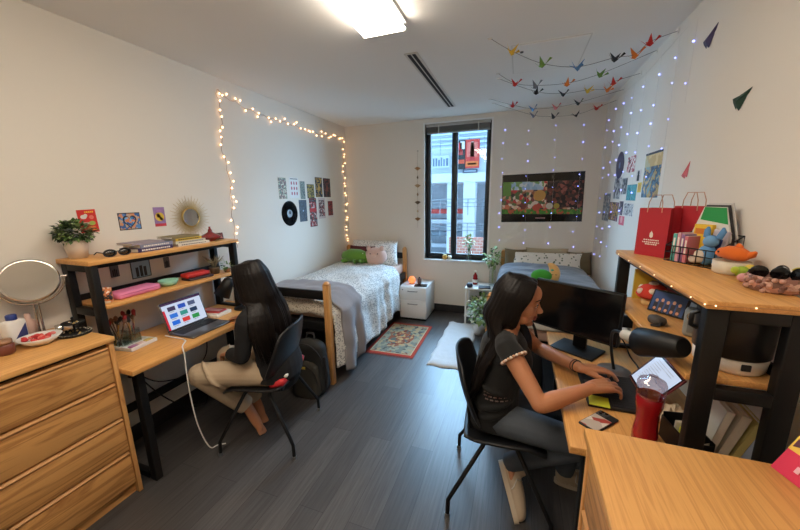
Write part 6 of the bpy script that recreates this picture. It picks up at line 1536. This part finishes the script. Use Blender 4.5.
print_right('art_print', 'teal print in the middle of the right wall collage', 'art print', 3.42, 1.595, 3.17, 1.725, cm(50, 140, 150), simple(((50, 140, 150), (70, 160, 166), (36, 110, 124)), 20))
print_right('art_print', 'small yellow rounded print at the right side of the right wall collage', 'art print', 3.15, 1.66, 3.06, 1.735, cm(220, 190, 50), lambda mb, w, h: disc(mb, 0, 0, w * .6, cm(206, 150, 40)))
print_right('art_print', 'small black figure print above the yellow one in the right wall collage', 'art print', 3.22, 1.745, 3.11, 1.835, cm(216, 206, 200), lambda mb, w, h: (disc(mb, 0, h * .4, w * .4, M['ink']), rect(mb, -w * .5, -h * .9, w * .5, h * .1, M['ink'])))
print_right('photo_print', 'monochrome crowd photo in the lower row of the right wall collage', 'photo', 3.45, 1.465, 3.19, 1.572, cm(226, 224, 220), simple(((60, 64, 70), (160, 164, 170), (216, 214, 212), (100, 90, 100)), 34))
print_right('art_print', 'pink strip hanging lowest in the right wall collage', 'art print', 3.56, 1.375, 3.40, 1.455, cm(226, 100, 120), lambda mb, w, h: disc(mb, 0, h * .2, w * .4, cm(240, 170, 170)))
print_right('art_print', 'violet and dark strip above the pink one in the right wall collage', 'art print', 3.60, 1.462, 3.48, 1.585, cm(90, 70, 90), simple(((90, 70, 96), (40, 36, 44), (190, 170, 190)), 22))
def d_ship(mb, w, h):
    rect(mb, -w * .9, -h * .93, w * .72, h * .93, blotch('ocean picture', pd((214, 190, 130), (70, 120, 150), (40, 70, 96), (190, 160, 90), (130, 170, 176)), 12, .4, 'noise'), .0018)
    rect(mb, -w * .9, h * .35, w * .72, h * .93, blotch('sky picture', pd((224, 200, 140), (206, 176, 110), (196, 190, 150)), 9, .4, 'noise'), .0022); rect(mb, -w * .9, h * .84, w * .72, h * .93, cm(50, 50, 60), .0026)
print_right('poster', 'white framed blue and gold poster on the right wall above the gift bags', 'poster', 3.06, 1.61, 2.66, 1.95, M['paper'], d_ship)
# ------------------------------------------------------------------ folded paper cranes
def crane_mesh(m, s=1., droop=.35):
    """local: beak to +x, wings along y"""
    mb = MB(); f = lambda *p: [tuple(c * s for c in q) for q in p]
    mb.add(f((-.018, 0, 0), (0, .009, .002), (.018, 0, 0), (0, -.009, .002), (0, 0, .012), (0, 0, -.012)), [(0, 3, 4), (3, 2, 4), (2, 1, 4), (1, 0, 4), (3, 0, 5), (2, 3, 5), (1, 2, 5), (0, 1, 5)], m)
    for sy in (-1, 1):
        v = f((.013, 0, .002), (-.013, 0, .002), (-.004, .044 * sy, .042 - .03 * droop), (.0, .018 * sy, .018)); mb.add(v + [(x, y, z - .0012 * s) for x, y, z in v], [(0, 3, 2), (3, 1, 2), (0, 1, 3), (4, 6, 7), (7, 6, 5), (4, 7, 5)], m)
    mb.add(f((.012, .003, -.002), (.012, -.003, -.002), (.038, 0, .030), (.018, 0, .004), (.049, 0, .022)), [(0, 1, 2), (0, 2, 3), (1, 3, 2), (2, 4, 3), (3, 4, 2), (0, 3, 1)], m)
    mb.add(f((-.012, .003, -.002), (-.012, -.003, -.002), (-.042, 0, .034), (-.018, 0, .004)), [(1, 0, 2), (0, 3, 2), (1, 2, 3), (0, 1, 3)], m)
    return mb
CC = {'yellow': (226, 186, 60), 'green': (110, 150, 70), 'blue': (90, 140, 190), 'black': (30, 30, 34), 'orange': (226, 130, 50), 'red': (206, 50, 44), 'grey': (120, 124, 134), 'pink': (220, 130, 130), 'dark': (64, 66, 74)}
ST = [('front', (-.239, 2.485, ZC), (.875, 2.75, 2.64), [('yellow', (-.099, 2.518, 2.573)), ('green', (.095, 2.565, 2.488)), ('blue', (.312, 2.616, 2.456)), ('black', (.531, 2.668, 2.497)), ('orange', (.648, 2.696, 2.509)), ('red', (.726, 2.715, 2.577))]),
      ('second', (-.228, 3.17, ZC), (.875, 3.10, 2.66), [('red', (-.085, 3.161, 2.563)), ('grey', (.076, 3.151, 2.524)), ('orange', (.31, 3.136, 2.509)), ('green', (.533, 3.122, 2.543))]),
      ('middle', (-.23, 3.3, ZC), (.875, 3.42, 2.61), [('black', (.089, 3.335, 2.525)), ('charcoal', (.309, 3.359, 2.492)), ('yellow', (.495, 3.379, 2.504)), ('orange', (.644, 3.395, 2.5)), ('red', (.686, 3.399, 2.549))]),
      ('fourth', (-.353, 3.91, ZC), (.875, 3.90, 2.62), [('red', (-.117, 3.908, 2.572)), ('blue', (.086, 3.906, 2.515)), ('pink', (.3, 3.905, 2.509)), ('black', (.502, 3.903, 2.531))]),
      ('rear', (-.33, 4.1, ZC), (.875, 4.12, 2.58), [('grey', (.099, 4.107, 2.494)), ('dark', (.3, 4.11, 2.465)), ('black', (.518, 4.114, 2.464)), ('red', (.702, 4.117, 2.514))])]
CC['charcoal'] = (44, 40, 44); seen = {}
ordn = {'front': 'nearest', 'second': 'second', 'middle': 'third', 'fourth': 'fourth', 'rear': 'rearmost'}
for nm, A, B, L in ST:
    ps = [A] + [p for _, p in L] + [B]
    mb = MB(); mb.tube(catmull([(x, y, z + (.013 if 0 < i < len(ps) - 1 else 0)) for i, (x, y, z) in enumerate(ps)], 6), .0016, cm(110, 100, 92), 5)
    mb.box((A[0], A[1], ZC - .003), (.03, .022, .006), M['paper']); mb.box((.877, B[1], B[2]), (.005, .02, .03), M['paper'])
    solo(mb, 'garland_string', ordn[nm] + ' of the five crane garland strings under the ceiling', 'string')
    for c, p in L:
        tilt = rnd.uniform(-16, 16); o = crane_mesh(cm(*CC[c], .7), 1.3).build('paper_crane', None, (p[0], p[1], p[2]), (tilt * .6, tilt, rnd.uniform(-60, 60)))
        n_same = [q for q, _ in L].count(c)
        tag(o, c + ' paper crane hanging on the ' + ordn[nm] + ' crane garland', 'paper crane', 'paper cranes on the garlands')
def wall_crane(c, label, y, z, sc_, rz_):
    """folded crane pressed to the right wall: long beak up, blunt wing, two tail points down"""
    m = cm(*c, .7); mb = MB()
    P_ = [(-.9, .25, .0), (-.75, -.15, .0), (-.1, -.1, .32), (.95, 1.0, .12), (.55, .35, .0), (.15, -1.0, .1), (-.05, -.62, .2), (-.3, -.85, .0), (-.15, .42, .1), (0, 0, 0)]
    v = [(x * sc_ * 1.75, yy * sc_, zz * sc_) for x, yy, zz in P_]
    mb.X = NR; mb.add(v + [(x, yy, zz - .0015) for x, yy, zz in v], [f for a, b, c_ in ((0, 1, 2), (0, 2, 8), (8, 2, 3), (2, 4, 3), (2, 6, 5), (2, 5, 4), (1, 7, 2), (7, 6, 2)) for f in ((a, b, c_), (c_ + 10, b + 10, a + 10))], m)
    o = mb.build('paper_crane', None, (XR - .0005, y, z)); o.rotation_euler = (R(rz_), 0, 0); return tag(o, label, 'paper crane')
wall_crane((74, 62, 96), 'purple paper crane pinned high on the right wall', 2.315, 2.425, .046, 0)
wall_crane((30, 60, 44), 'dark green paper crane pinned on the right wall', 1.94, 2.04, .043, 8)
wall_crane((216, 110, 116), 'pink paper crane pinned above the wire basket', 2.35, 1.765, .036, -25)
vs = scene.view_settings
scene.display_settings.display_device = 'sRGB'
vs.view_transform = 'Standard'; vs.look = 'None'; vs.exposure = EXPO; vs.gamma = 1; vs.use_curve_mapping = False
cy = scene.cycles
cy.max_bounces = 8; cy.diffuse_bounces = 5; cy.glossy_bounces = 4; cy.transparent_max_bounces = 12; cy.transmission_bounces = 6
cy.caustics_reflective = False; cy.caustics_refractive = False; cy.sample_clamp_indirect = 4.
